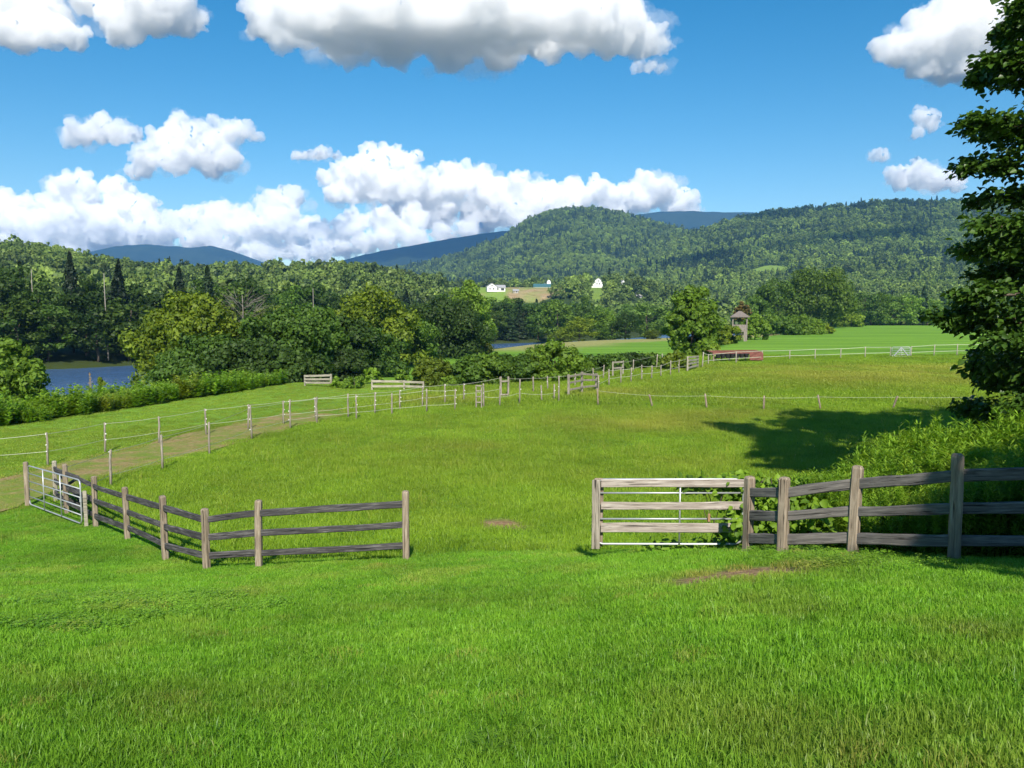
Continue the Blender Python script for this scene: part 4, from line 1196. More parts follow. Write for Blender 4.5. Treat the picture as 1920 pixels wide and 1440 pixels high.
# right gate: tube gate faced with three boards
ha, hb = on_ground(1116, 1040), on_ground(1394, 1036)
ha.y = hb.y = (ha.y + hb.y) / 2 - 0.12
ha.x = at(1116, 1000, ha.y).x; hb.x = at(1392, 1000, hb.y).x
ha.z = gz(ha.x, ha.y); hb.z = gz(hb.x, hb.y)
bz = max(ha.z, hb.z); ha.z = hb.z = bz - 0.02
root, pt = tube_gate('board_faced_gate', 'closed tube gate faced with three weathered boards, right of the opening', ha, hb, 1.04, (0.39, 0.79), (0.57,), None, 0.12, 0.018)
dd = (hb - ha); nrm = Vector((dd.y, -dd.x, 0)).normalized()
for v, hh in ((0.95, 0.125), (0.605, 0.125), (0.265, 0.155)):
    a = pt(0.035, v) + nrm * 0.045; b_ = pt(1.0, v) + nrm * 0.045
    r = rail_mb((b_ - a).length, hh, 0.025, sd_(), rough=0.004).build('plank', M['plank'], root); place_bar(r, a, b_)
for s, w in ((1, 0.13), (-1, 0.15)):
    b = post_mesh(w, 0.03, 1.10, sd_(), 0.005, 0.0).build('end_board', M['post_gray'] if s > 0 else M['post_wood'], root, pt(0.0, 0) + nrm * (0.085 * s if s > 0 else -0.05) + Vector((0.0 if s > 0 else 0.055, 0, -0.05)))
c = MB(); c.box((0, 0, 0), (0.04, 0.03, 0.13), None, 0.006); c.build('strap', M['orange'], root, pt(0.765, 0.42) + nrm * 0.05)

# ------------------------------------------------------------------ post-and-tape fences along the track
def wire_post(root, o0, px, base, top, mat, r=0.042, lean=0.02, ins=(0.93, 0.62, 0.3), hmin=0.7, hmax=1.6, square=False):
    x, y, h = P2(px, base, top, hmin=hmin, hmax=hmax)
    z = gz(x, y)
    if square: m_ = post_mesh(r * 2, r * 2, h, sd_(), 0.012)
    else:
        m_ = MB(); jit = [random.gauss(0, 0.008) for _ in range(6)]
        m_.tube([(0, 0, -0.2), (jit[0], jit[1], h * 0.35), (jit[2], jit[3], h * 0.7), (jit[4], jit[5], h - 0.01), (jit[4], jit[5], h)], [r * 1.05, r, r * 0.97, r * 0.92, r * 0.7], 8)
    p = m_.build('post', mat, root, Vector((x, y, z)) - o0, not square)
    p.rotation_euler = (random.gauss(0, lean), random.gauss(0, lean), random.uniform(0, 6.28))
    for f in ins:
        q = MB(); q.box((r * 1.2, 0, h * f), (0.05, 0.035, 0.045), None, 0.006); q.build('insulator', M['insulator'], p)
    return Vector((x, y, z)), h

def tape(root, o0, W, f, width=0.03, name='wire', sag=0.03, mat=None, seg=6):
    b = MB(); V = []
    pts = []
    for i in range(len(W) - 1):
        a, ha = W[i]; c, hc = W[i + 1]
        for s in range(seg):
            t = s / seg
            pts.append(a.lerp(c, t) + Vector((0, 0, (ha * (1 - t) + hc * t) * f - sag * 4 * t * (1 - t))))
    pts.append(W[-1][0] + Vector((0, 0, W[-1][1] * f)))
    for p in pts:
        q = p - o0
        V += [(q.x, q.y - 0.004, q.z - width / 2), (q.x, q.y + 0.004, q.z - width / 2), (q.x, q.y + 0.004, q.z + width / 2), (q.x, q.y - 0.004, q.z + width / 2)]
    Fc = []
    for i in range(len(pts) - 1):
        for k in range(4):
            k2 = (k + 1) % 4
            Fc.append((i * 4 + k, i * 4 + k2, i * 4 + 4 + k2, i * 4 + 4 + k))
    Fc += [(3, 2, 1, 0), tuple(len(V) - 4 + k for k in range(4))]
    b.add(V, Fc)
    return b.build(name, mat or M['tape'], root)

def wire_fence(label, posts, fracs, mat, r=0.042, lean=0.02, ins=(0.93, 0.62, 0.3), width=0.014, extra=(), hmin=0.7, name='wire_fence', sag=0.03, gaps=(), square=False):
    p0 = on_ground(posts[0][0], posts[0][1])
    root = empty(name, p0, label, 'fence')
    W = [wire_post(root, p0, *p, mat, r, lean, ins, hmin, square=square) for p in posts]
    for f in fracs:
        run = [W[0]]
        for i in range(1, len(W)):
            if i in gaps:
                if len(run) > 1: tape(root, p0, run, f, width, sag=sag)
                run = []
            run.append(W[i])
        if len(run) > 1: tape(root, p0, run, f, width, sag=sag)
    return root, W

NEAR_LINE = [(121, 952, 872), (208, 911, 843), (305, 881, 815), (393, 853, 791), (472, 825, 760), (544, 804, 749), (594, 795, 744), (668, 787, 740), (735, 778, 737), (800, 773, 729), (853, 769, 729)]
wire_fence('near tape fence of the track, from the rail fence to the little ladder gate', NEAR_LINE, (0.93, 0.30), M['post_gray'], ins=(0.93, 0.6, 0.3))
FAR_LINE = [(-75, 880, 826), (90, 872, 811), (197, 848, 792), (299, 832, 781), (387, 816, 766), (465, 806, 758), (532, 796, 751), (593, 790, 745), (653, 783, 738), (703, 776, 735), (750, 768, 731), (792, 763, 723), (834, 758, 720), (870, 753, 719), (938, 746, 707)]
wire_fence('far tape fence of the track, beside the mown strip', FAR_LINE, (0.96, 0.42), M['post_gray'], ins=(0.95, 0.62, 0.42))
NEAR_2 = [(907, 764, 719), (937, 762, 724), (974, 758, 711), (1016, 754, 722), (1039, 750, 720), (1048, 755, 703)]
wire_fence('short run of tape fence between the ladder gate and the rail pen', NEAR_2, (0.45,), M['post_gray'], ins=(0.6,), r=0.045)
NEAR_3 = [(1122, 734, 703), (1142, 724, 692), (1164, 720, 690), (1183, 718, 689), (1203, 714, 684), (1222, 711, 685), (1239, 707, 684), (1257, 704, 676), (1273, 700, 674), (1290, 696, 670)]
wire_fence('near tape fence climbing from the rail pen to the white gate', NEAR_3, (0.92, 0.45), M['post_gray'], ins=(0.6,), r=0.05, width=0.022)
FAR_2 = [(952, 744, 706), (1000, 737, 706), (1027, 732, 705), (1078, 726, 700), (1112, 716, 690), (1131, 711, 684)]
wire_fence('far tape fence in front of the clipped hedge', FAR_2, (0.9,), M['post_gray'], ins=(0.6,), r=0.05)
FAR_3 = [(1168, 702, 676), (1187, 699, 674), (1231, 690, 664), (1241, 688, 663), (1262, 684, 660)]
wire_fence('last far posts of the track fence beside the low hedge', FAR_3, (0.9,), M['post_gray'], ins=(), r=0.05)
CROSS = [(1122, 760, 728), (1223, 763, 738), (1325, 765, 738), (1432, 768, 742), (1538, 768, 740), (1674, 766, 749), (1818, 766, 752)]
wire_fence('low leaning post fence crossing the pasture at the shadow edge', CROSS, (0.85,), M['post_wood'], ins=(), r=0.055, lean=0.13, hmin=0.75, width=0.010)
FARTAPE = [(1317, 690, 660), (1328, 684, 664), (1380, 681, 659), (1429, 678, 657), (1480, 675, 656), (1528, 674, 654), (1576, 672, 653), (1622, 671, 650), (1669, 669, 650), (1708, 669, 649), (1751, 668, 646), (1794, 667, 645), (1837, 666, 645), (1885, 666, 644), (1935, 666, 644)]
wire_fence('long white tape fence across the far end of the pasture', FARTAPE, (0.96, 0.42), M['board_pale'], ins=(), r=0.06, width=0.04, sag=0.02, gaps=(9,))

def board_fence(name, label, cat, pts, fracs, mat, bh=0.13, pw=0.12, group=None, bt=0.03, braces=False, front=True):
    """Posts at image points with boards nailed to their camera side."""
    W = []
    for px, b, t in pts:
        x, y, h = P2(px, b, t, hmin=0.6); W.append((Vector((x, y, gz(x, y))), h))
    o0 = W[0][0]
    root = empty(name, o0, label, cat, group)
    for w, h in W:
        p = post_mesh(pw, pw, h, sd_(), 0.012).build('post', mat, root, w - o0)
        p.rotation_euler = (0, 0, yaw(W[0][0], W[-1][0]))
    for (a, ha), (b_, hb) in zip(W[:-1], W[1:]):
        d = (b_ - a); n_ = Vector((d.y, -d.x, 0)).normalized() * (pw / 2 + bt / 2 + 0.003)
        if n_.y > 0: n_ = -n_
        for f in fracs:
            A_ = a + Vector((0, 0, ha * f)) + n_; B_ = b_ + Vector((0, 0, hb * f)) + n_
            r = rail_mb((B_ - A_).length, bh, bt, sd_()).build('board', mat, root); place_bar(r, A_ - o0, B_ - o0)
    return root

board_fence('board_fence', 'short pale three-board fence at the foot of the dark bank trees', 'fence', [(572, 724, 703), (621, 726, 701)], (0.32, 0.6, 0.9), M['board_pale'], 0.16)
board_fence('board_fence', 'long low pale board fence beside two saplings', 'fence', [(698, 731, 712), (758, 730, 713), (794, 731, 715)], (0.35, 0.86), M['board_pale'], 0.16)
board_fence('ladder_gate', 'narrow ladder-like wooden gate in the near tape fence', 'gate', [(893, 765, 722), (903, 765, 722)], (0.25, 0.5, 0.75, 0.97), M['post_gray'], 0.07, 0.07)
board_fence('board_fence', 'small two-post frame with boards in front of the clipped hedge', 'fence', [(939, 746, 706), (953, 745, 706)], (0.15, 0.78), M['post_gray'], 0.10, 0.11)
board_fence('rail_pen', 'dark three-rail pen section where the track narrows', 'fence', [(1066, 743, 702), (1091, 738, 697), (1118, 733, 700)], (0.3, 0.62, 0.9), M['post_gray'], 0.13, 0.13)
board_fence('board_fence', 'pale two-post board frame standing against the low hedge', 'fence', [(1149, 706, 678), (1168, 703, 677)], (0.55, 0.95), M['board_pale'], 0.14, 0.11)
board_fence('field_gate', 'small pale four-bar gate under the round pasture tree', 'gate', [(1289, 697, 668), (1308, 691, 667)], (0.25, 0.5, 0.72, 0.94), M['board_pale'], 0.17, 0.13)

# far white gate in the tape fence
A_, B_ = on_ground(1672, 669), on_ground(1706, 669)
root, pt = tube_gate('field_gate', 'pale diagonal-braced metal gate in the far white tape fence', A_, B_, 1.05, (0.2, 0.4, 0.6, 0.8), (0.5,), None, 0.08, 0.035)
for u0, u1 in ((0.12, 0.5), (0.88, 0.5)):
    t = MB(); t.tube([pt(u0, 0.05) + Vector((0, -0.06, 0)), pt(u1, 0.95) + Vector((0, -0.06, 0))], 0.06, 6); t.build('brace', M['galv'], root)

# ------------------------------------------------------------------ red loading deck with rubber tubs
a = on_ground(1336, 679); b_ = on_ground(1430, 678)
Lk = (b_ - a).length; ang = yaw(a, b_)
root = empty('red_platform', a, 'long low red-stained wooden platform behind the tape fence', 'platform', None, ang)
for i in range(4):
    r = rail_mb(Lk, 0.34, 0.05, sd_()).build('plank', M['red_stain'], root, (0, 0.2 + i * 0.36, 0.98 + i * 0.05)); r.rotation_euler = (R(90), 0, 0)
r = rail_mb(Lk, 0.22, 0.05, sd_()).build('apron', M['red_stain'], root, (0, -0.0, 0.88))
r = rail_mb(1.6, 0.75, 0.05, sd_()).build('side_panel', M['red_stain'], root, (Lk - 1.6, -0.06, 0.50))
for i in range(7):
    post_mesh(0.12, 0.12, 0.96, sd_(), 0.01).build('leg', M['post_wood'], root, (0.15 + (Lk - 0.3) * i / 6, 0.1, 0))
for i in range(7):
    t = MB(); t.tube([(0, 0, 0), (0, 0, 0.03), (0, 0, 0.42), (0, 0, 0.45)], [0.20, 0.21, 0.27, 0.28], 12); t.box((0, 0.27, 0.40), (0.06, 0.10, 0.05))
    x_ = 0.45 + i * (Lk - 2.6) / 6
    w = Matrix.Rotation(ang, 3, 'Z') @ Vector((x_, -0.33, 0))
    o = t.build('rubber_tub', M['black_rubber'], None, (a.x + w.x, a.y + w.y, a.z + 0.42), True)
    tag(o, ('leftmost', 'second from left', 'third from left', 'middle', 'third from right', 'second from right', 'rightmost')[i] + ' black rubber tub hanging along the front of the red platform', 'tub', 'black tubs along the red platform')

# ------------------------------------------------------------------ lookout tower
Y = 150.0
bx_, by_ = at(1386, 640, Y).x, Y
gzv = gz(bx_, by_)
root = empty('lookout_tower', (bx_, by_, gzv), 'weathered wooden lookout tower with hipped roof among shrubs', 'tower', None, R(-14))
Wd, Ht = 2.5, at(1386, 595, Y).z - gzv
for sx in (-1, 1):
    for sy in (-1, 1):
        post_mesh(0.2, 0.2, Ht, sd_(), 0.02).build('post', M['tower_wood'], root, (sx * Wd / 2, sy * Wd / 2, 0))
zf, zt = Ht * 0.42, Ht * 0.70
for side in range(4):
    for i in range(11):
        u = -Wd / 2 + 0.12 + (Wd - 0.24) * (i + 0.5) / 11
        low = 0.0 if (side == 1 or (side == 0 and i > 8)) else zf * random.uniform(0.96, 1.0)
        b = MB(); b.box((0, 0, 0), ((Wd - 0.24) / 11 * 0.92, 0.03, zt - low), None, 0.004)
        o = b.build('plank', M['tower_wood'], root)
        zc = (zt + low) / 2
        if side == 0: o.location = (u, -Wd / 2 - 0.03, zc)
        elif side == 2: o.location = (u, Wd / 2 + 0.03, zc)
        else:
            o.location = ((Wd / 2 + 0.03) * (1 if side == 1 else -1), u, zc); o.rotation_euler = (0, 0, R(90))
b = MB(); b.box((0, 0, zf), (Wd, Wd, 0.12)); b.build('floor', M['tower_wood'], root)
ov = Wd / 2 + 0.5; rz = Ht; ap = Ht + 1.15
b = MB(); b.add([(-ov, -ov, rz), (ov, -ov, rz), (ov, ov, rz), (-ov, ov, rz), (-0.25, -0.25, ap), (0.25, -0.25, ap), (0.25, 0.25, ap), (-0.25, 0.25, ap), (-ov, -ov, rz + 0.1), (ov, -ov, rz + 0.1), (ov, ov, rz + 0.1), (-ov, ov, rz + 0.1)],
                [(3, 2, 1, 0), (8, 9, 5, 4), (9, 10, 6, 5), (10, 11, 7, 6), (11, 8, 4, 7), (4, 5, 6, 7), (0, 1, 9, 8), (1, 2, 10, 9), (2, 3, 11, 10), (3, 0, 8, 11)])
b.build('roof', M['shingle'], root)
for sx in (-1, 1):
    b = MB(); b.tube([(sx * Wd / 2, -Wd / 2, Ht - 0.5), (sx * (Wd / 2 - 0.5), -Wd / 2, Ht)], 0.06, 5); b.build('brace', M['tower_wood'], root)

# ------------------------------------------------------------------ farm buildings in the valley
def gable(b, w, d, h, rh, ox=0, oy=0, z0=0):
    x0, x1, y0, y1 = ox - w / 2, ox + w / 2, oy - d / 2, oy + d / 2
    b.add([(x0, y0, z0), (x1, y0, z0), (x1, y1, z0), (x0, y1, z0), (x0, y0, z0 + h), (x1, y0, z0 + h), (x1, y1, z0 + h), (x0, y1, z0 + h), (x0, oy, z0 + h + rh), (x1, oy, z0 + h + rh)],
          [(0, 1, 5, 4), (2, 3, 7, 6), (1, 2, 6, 9, 5), (3, 0, 4, 8, 7), (4, 5, 9, 8), (6, 7, 8, 9), (0, 3, 2, 1)])
def roofs(b, w, d, h, rh, ox=0, oy=0, z0=0, ov=0.5, th=0.25):
    x0, x1 = ox - w / 2 - ov, ox + w / 2 + ov
    k = rh / (d / 2)
    for s in (-1, 1):
        ye = oy + s * (d / 2 + ov); ze = z0 + h - k * ov + 0.05; zr = z0 + h + rh + 0.05
        V = [(x0, ye, ze), (x1, ye, ze), (x1, oy, zr), (x0, oy, zr), (x0, ye, ze + th), (x1, ye, ze + th), (x1, oy, zr + th), (x0, oy, zr + th)]
        b.add(V, [(0, 3, 2, 1), (4, 5, 6, 7), (0, 1, 5, 4), (1, 2, 6, 5), (2, 3, 7, 6), (3, 0, 4, 7)])
def building(name, label, px, Y, blocks, rz, roof_mat, windows=(), wall=None, cat='house', lift=0.0):
    """blocks: (w, d, h, rh, ox, oy, turned)."""
    x = at(px, 540, Y).x; z = gz(x, Y) + lift
    root = empty(name, (x, Y, z), label, cat, None, rz)
    for (w, d, h, rh, ox, oy, turned) in blocks:
        for fn, nm, mt in ((gable, 'wall', wall or M['white_paint']), (roofs, 'roof', roof_mat)):
            b = MB(); fn(b, w, d, h, rh)
            if nm == 'wall' and lift: b.V = [(v[0], v[1], v[2] - lift - 0.5 if v[2] < 0.01 else v[2]) for v in b.V]
            o = b.build(nm, mt, root, (ox, oy, -0.6 if nm == 'wall' else -0.6))
            if turned: o.rotation_euler = (0, 0, R(90))
    for (wx, wy, wz, ww, wh, side) in windows:
        b = MB(); b.box((0, 0, 0), (ww, 0.12, wh)); o = b.build('window', M['glass_dark'], root, (wx, wy, wz))
        f = MB()
        for s in (-1, 1):
            f.box((s * (ww / 2 + 0.09), 0, 0), (0.18, 0.2, wh + 0.36)); f.box((0, 0, s * (wh / 2 + 0.09)), (ww, 0.2, 0.18))
        f.build('frame', M['white_paint'], o)
        if side: o.rotation_euler = (0, 0, R(90))
    return root

building('farmhouse', 'white farmhouse with a lower wing beside the bare brown field', 926, 655, [(8.5, 8, 4.2, 2.6, -2.0, 0, True), (8, 6.5, 3.4, 2.0, 5.0, 1, False)], R(8), M['roof_gray'],
         [(-3.6, -4.3, 1.8, 1.0, 1.4, 0), (-0.6, -4.3, 1.8, 1.0, 1.4, 0), (-2.0, -4.3, 4.2, 1.0, 1.1, 0), (3.0, -2.35, 1.4, 1.0, 1.4, 0), (6.8, -2.35, 1.4, 2.6, 1.8, 0)])
building('shed', 'small pale shed on the brown field right of the farmhouse', 967, 650, [(4.2, 3.6, 2.2, 1.0, 0, 0, False)], R(4), M['roof_gray'], [(0.6, -1.9, 0.8, 1.2, 1.2, 0)], M['board_pale'], 'shed')
building('barn', 'long low white barn with dark teal roof next to a silo', 1018, 770, [(18, 9, 3.2, 2.6, 0, 0, False), (5, 5, 4.6, 2.2, 2, 5, True)], R(6), M['roof_teal'],
         [(-6 + 3 * k, -4.6, 1.2, 1.2, 1.0, 0) for k in range(5)], None, 'barn', 1.0)
Y = 778; x = at(1029, 530, Y).x; z = gz(x, Y)
root = empty('silo', (x, Y, z), 'tall pale silo rising behind the teal-roofed barn', 'silo')
b = MB(); b.tube([(0, 0, -0.5), (0, 0, 8.5)], 2.0, 20); b.build('wall', M['white_paint'], root, None, True)
b = MB(); b.tube([(0, 0, 8.5), (0, 0, 9.3), (0, 0, 10.1), (0, 0, 10.5)], [2.05, 1.8, 1.1, 0.2], 20); b.build('dome', M['white_paint'], root, None, True)
building('farmhouse', 'white two-gabled house among the valley trees right of the barn', 1119, 765, [(7, 8, 5.2, 3.0, 1.5, 0, True), (7, 6, 3.6, 2.2, -4.0, 0, False)], R(-8), M['roof_gray'],
         [(0.3, -3.62, 2.2, 0.9, 1.5, 0), (2.8, -3.62, 2.2, 0.9, 1.5, 0), (1.5, -3.62, 4.8, 0.9, 1.2, 0), (-4.6, -3.1, 1.6, 1.0, 1.3, 0)], None, 'house', 4.0)
building('farmhouse', 'narrow white gable showing between trees right of the two-gabled house', 1165, 800, [(6, 6, 4.6, 3.4, 0, 0, True)], R(30), M['roof_gray'], [(0, -3.1, 2.2, 0.9, 1.4, 0)], None, 'house', 4.0)

# lane up to the farm
Xl = [(1199, 640), (1196, 670), (1193, 700), (1191, 730), (1190, 770)]
pts = [(at(px, 540, Y_).x, Y_) for px, Y_ in Xl]
M['lane'] = simple('lane_gravel', (0.45, 0.44, 0.42), 0.9)
tag(link('road', strip_mesh('road', pts, 2.6, M['lane'], 0.25, 40)), 'pale lane climbing between the valley trees', None, None, 'structure')

# ------------------------------------------------------------------ trees one can tell apart
WOOD = []
for k in range(6):
    r_ = np.random.default_rng(300 + k)
    bl = broadleaf_blobs(18.0, 12.0, 55, r_, 0.06, 0.2, 0.12)
    cm = crown_mesh('crown_broadleaf', bl, 3400, 0.80, 310 + k, M['leaf'])
    tm = trunk_mesh(18.0, 0.28, r_, 6, 0.8)
    WOOD.append((cm, tm))
PINE = []
for k in range(3):
    cm = conifer_mesh('crown_conifer', 18.0, 8.0, 2600, 0.85, 330 + k, M['leaf_conifer'])
    tm = trunk_mesh(18.0, 0.25, np.random.default_rng(333 + k), 0, 0.96, 0.01)
    PINE.append((cm, tm))

def plant_tree(name, x, y, cm, tm, sxy, sz, color, label, group=None, cat='tree', sink=0.2):
    root = empty(name, (x, y, gz(x, y) - sink), label, cat, group, random.uniform(0, 6.28))
    root.scale = (sxy, sxy, sz)
    c = link('crown', cm, root); c.color = (*color, 1.0)
    if tm is not None: link('trunk', tm, root)
    return root

def wood_tree(px, Y, top, w, color, label, group=None, pine=False, name=None):
    p = at(px, top, Y); g = gz(p.x, Y); h = max(p.z - g, 2.0)
    cm, tm = random.choice(PINE if pine else WOOD)
    base_w = 8.0 if pine else 12.0
    return plant_tree(name or ('pine_tree' if pine else 'broadleaf_tree'), p.x, Y, cm, tm, w * Y / F / base_w, h / 18.0, color, label, group)

def own_tree(name, px, Y, top, w, n, leaf, color, label, seed, base=0.05, nb=60, egg=0.15, ragged=0.14, cat='tree', trunk=0.02, limbs=7, base_py=None, wide=0.6, jitter=0.45):
    """A tree or shrub with a crown of its own."""
    if base_py is not None:
        g_ = on_ground(px, base_py); Y = g_.y
    p = at(px, top, Y); g = gz(p.x, Y); h = max(p.z - g, 0.6); W = w * Y / F
    r_ = np.random.default_rng(seed)
    bl = broadleaf_blobs(h, W, int(nb * 1.7), r_, base, egg, ragged)
    cm = crown_mesh(name + '_crown', bl, int(n * 1.7), leaf * 0.92, seed + 1, M['leaf'], wide, 0.25, jitter)
    root = empty(name, (p.x, Y, g - 0.1), label, cat)
    c = link('crown', cm, root); c.color = (*color, 1.0)
    link('trunk', trunk_mesh(h * 0.9, max(0.04, h * trunk), r_, limbs, 0.75), root)
    return root

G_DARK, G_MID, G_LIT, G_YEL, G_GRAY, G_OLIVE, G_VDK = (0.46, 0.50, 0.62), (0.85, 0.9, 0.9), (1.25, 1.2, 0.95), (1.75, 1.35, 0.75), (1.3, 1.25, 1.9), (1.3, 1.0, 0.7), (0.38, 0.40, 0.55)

def shade_word(col):
    return 'light green' if col[0] >= 1.25 else 'greyish green' if col[2] > 1.1 else 'dark green' if col[0] < 0.7 else 'mid-green'
# near bank cluster
own_tree('riverside_tree', 14, 50, 636, 128, 9000, 0.30, G_LIT, 'bushy green tree at the left edge above the weedy bank', 401, 0.0, 50)
own_tree('riverside_tree', 352, 80, 553, 162, 14000, 0.42, G_YEL, 'broad tree with yellowing crown right of the open water', 402, 0.03, 70)
own_tree('riverside_tree', 342, 74, 662, 84, 6000, 0.36, G_MID, 'rounded green bush at the foot of the yellowing tree', 403, 0.0, 36)
own_tree('riverside_tree', 385, 75, 630, 130, 9000, 0.38, G_MID, 'dense mid-green tree in front of the bare-branched tree', 404, 0.0, 45)
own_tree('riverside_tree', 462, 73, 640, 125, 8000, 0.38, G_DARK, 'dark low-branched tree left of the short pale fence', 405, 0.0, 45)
own_tree('riverside_tree', 535, 80, 580, 140, 11000, 0.40, G_MID, 'domed green tree above the short pale fence', 406, 0.0, 55)
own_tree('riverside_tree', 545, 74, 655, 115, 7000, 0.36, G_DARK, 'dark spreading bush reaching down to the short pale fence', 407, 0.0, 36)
own_tree('riverside_tree', 598, 88, 572, 110, 8000, 0.42, G_MID, 'upright green tree behind the short pale fence', 408, 0.0, 45)
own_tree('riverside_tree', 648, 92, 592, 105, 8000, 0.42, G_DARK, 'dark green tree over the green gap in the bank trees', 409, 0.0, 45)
own_tree('riverside_tree', 700, 106, 545, 140, 10000, 0.48, G_YEL, 'tall pale yellow-green tree in the middle of the bank trees', 410, 0.05, 60)
own_tree('riverside_tree', 692, 95, 622, 110, 8000, 0.42, G_MID, 'round green tree below the pale yellow-green one', 411, 0.0, 45)
own_tree('riverside_tree', 640, 84, 655, 85, 5000, 0.36, G_VDK, 'nearly black shrub at the left end of the green gap', 412, 0.0, 30)
own_tree('riverside_tree', 765, 114, 585, 95, 7000, 0.46, G_MID, 'green tree just left of the darkest bank tree', 413, 0.0, 45)
own_tree('riverside_tree', 825, 134, 562, 145, 9000, 0.52, G_VDK, 'darkest broad tree on the bank beside the distant water', 414, 0.0, 60)
own_tree('riverside_tree', 778, 118, 628, 80, 5000, 0.44, G_OLIVE, 'olive shrub at the foot of the darkest bank tree', 415, 0.0, 30)
own_tree('riverside_tree', 872, 152, 530, 95, 7000, 0.56, G_LIT, 'lighter green tree at the right end of the bank trees', 416, 0.0, 45)
own_tree('riverside_tree', 882, 140, 622, 70, 4000, 0.5, (0.9, 0.62, 0.6), 'brownish dark shrub by the distant water', 417, 0.0, 26)

# dying tree with bare limbs
p = at(455, 545, 84); g = gz(p.x, 84); h = p.z - g
root = empty('dying_tree', (p.x, 84, g), 'half-dead tree with bare pale limbs among the bank trees', 'tree')
r_ = np.random.default_rng(420)
link('trunk', trunk_mesh(h, 0.13, r_, 16, 0.95, 0.05, 0.34, M['bark_gray']), root)
bl = broadleaf_blobs(h * 0.95, 95 * 84 / F, 26, r_, 0.35, 0, 0.3); bl[:, 3] *= 0.7
c = link('crown', crown_mesh('dying_crown', bl, 1500, 0.36, 421, M['leaf']), root); c.color = (1.5, 1.15, 1.3, 1)
twg = MB()
for k in range(130):
    a = r_.uniform(0, 6.28); t = r_.uniform(0.45, 0.95); L = h * 0.16 * r_.uniform(0.5, 1.2)
    b0 = np.array([math.cos(a) * h * 0.13 * r_.uniform(0, 1.6), math.sin(a) * h * 0.13 * r_.uniform(0, 1.6), h * t])
    d = np.array([math.cos(a), math.sin(a), r_.uniform(0.2, 1.3)]); d /= np.linalg.norm(d)
    twg.tube([b0, b0 + d * L * 0.5 + r_.normal(size=3) * 0.05, b0 + d * L], [0.026, 0.018, 0.006], 4)
twg.build('twigs', M['bark_gray'], root)

# trees standing in a line along the hidden near bank
for i, t in enumerate(np.linspace(0.33, 0.70, 16)):
    q = along(NB, np.array([t]))[0]
    if q[1] < 96 or q[1] > 206: continue
    x, y = q[0] + random.uniform(3, 9), q[1]
    px = 960 + F * x / y
    if px < 275 or 890 < px: continue
    cm, tm = random.choice(WOOD)
    plant_tree('broadleaf_tree', x, y, cm, tm, random.uniform(0.7, 1.0), random.uniform(0.62, 0.82), random.choice([G_DARK, G_MID, G_MID]), 'tree on the near river bank behind the front bank trees', 'trees on the hidden near bank')

# wood on the far bank: every front tree is its own
cnt = 0
FBK = np.array(FARBANK, float)
for row, (off, step) in enumerate(((4.5, 7.0), (13, 8.0), (23, 9.0))):
    seg = np.hypot(*np.diff(FBK, axis=0).T); tot = seg.sum()
    s = 20.0
    while s < tot:
        q = along(FBK, np.array([s / tot]))[0]; q2 = along(FBK, np.array([min(1, s / tot + 0.01)]))[0]
        s += step * random.uniform(0.75, 1.3)
        d = (q2 - q); d /= max(1e-6, np.hypot(*d)); nrm = np.array([-d[1], d[0]])
        o = off + random.uniform(-2.5, 2.5)
        x, y = q + nrm * o
        if y < 100 or y > 330: continue
        px = 960 + F * x / y
        if px < -90 or px > 1010: continue
        pine = random.random() < 0.16
        hgt = random.uniform(0.72, 1.02) * (0.72 if row == 0 else 1.0) * (1.12 if pine else 1.0) * float(np.interp(y, [140, 330], [1.06, 0.72]))
        cm, tm = random.choice(PINE if pine else WOOD)
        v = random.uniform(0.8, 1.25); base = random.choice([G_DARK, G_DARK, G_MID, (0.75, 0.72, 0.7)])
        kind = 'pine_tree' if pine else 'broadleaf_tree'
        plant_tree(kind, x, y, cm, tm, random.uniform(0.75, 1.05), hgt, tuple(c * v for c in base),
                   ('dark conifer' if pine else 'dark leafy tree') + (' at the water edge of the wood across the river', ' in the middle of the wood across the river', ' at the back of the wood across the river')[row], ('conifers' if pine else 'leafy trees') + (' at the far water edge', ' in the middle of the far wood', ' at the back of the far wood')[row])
        cnt += 1
print('far bank trees', cnt)
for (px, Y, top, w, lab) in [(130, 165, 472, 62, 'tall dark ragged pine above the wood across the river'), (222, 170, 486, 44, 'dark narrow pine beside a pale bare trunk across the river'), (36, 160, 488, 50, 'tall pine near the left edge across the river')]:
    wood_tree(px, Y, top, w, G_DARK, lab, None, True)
for (px, Y, top, lab) in [(62, 150, 505, 'pale bare dead trunk near the left edge across the river'), (196, 152, 512, 'pale bare dead trunk beside the narrow pine across the river'), (587, 190, 540, 'pale bare trunk in the wood behind the domed tree')]:
    p = at(px, top, Y); g = gz(p.x, Y); h = p.z - g
    r_ = np.random.default_rng(px)
    o = link('dead_tree', trunk_mesh(h, 0.13, r_, 5, 1.0, 0.02, 0.10, M['bark_pale']), None, (p.x, Y, g)); tag(o, lab, 'tree')

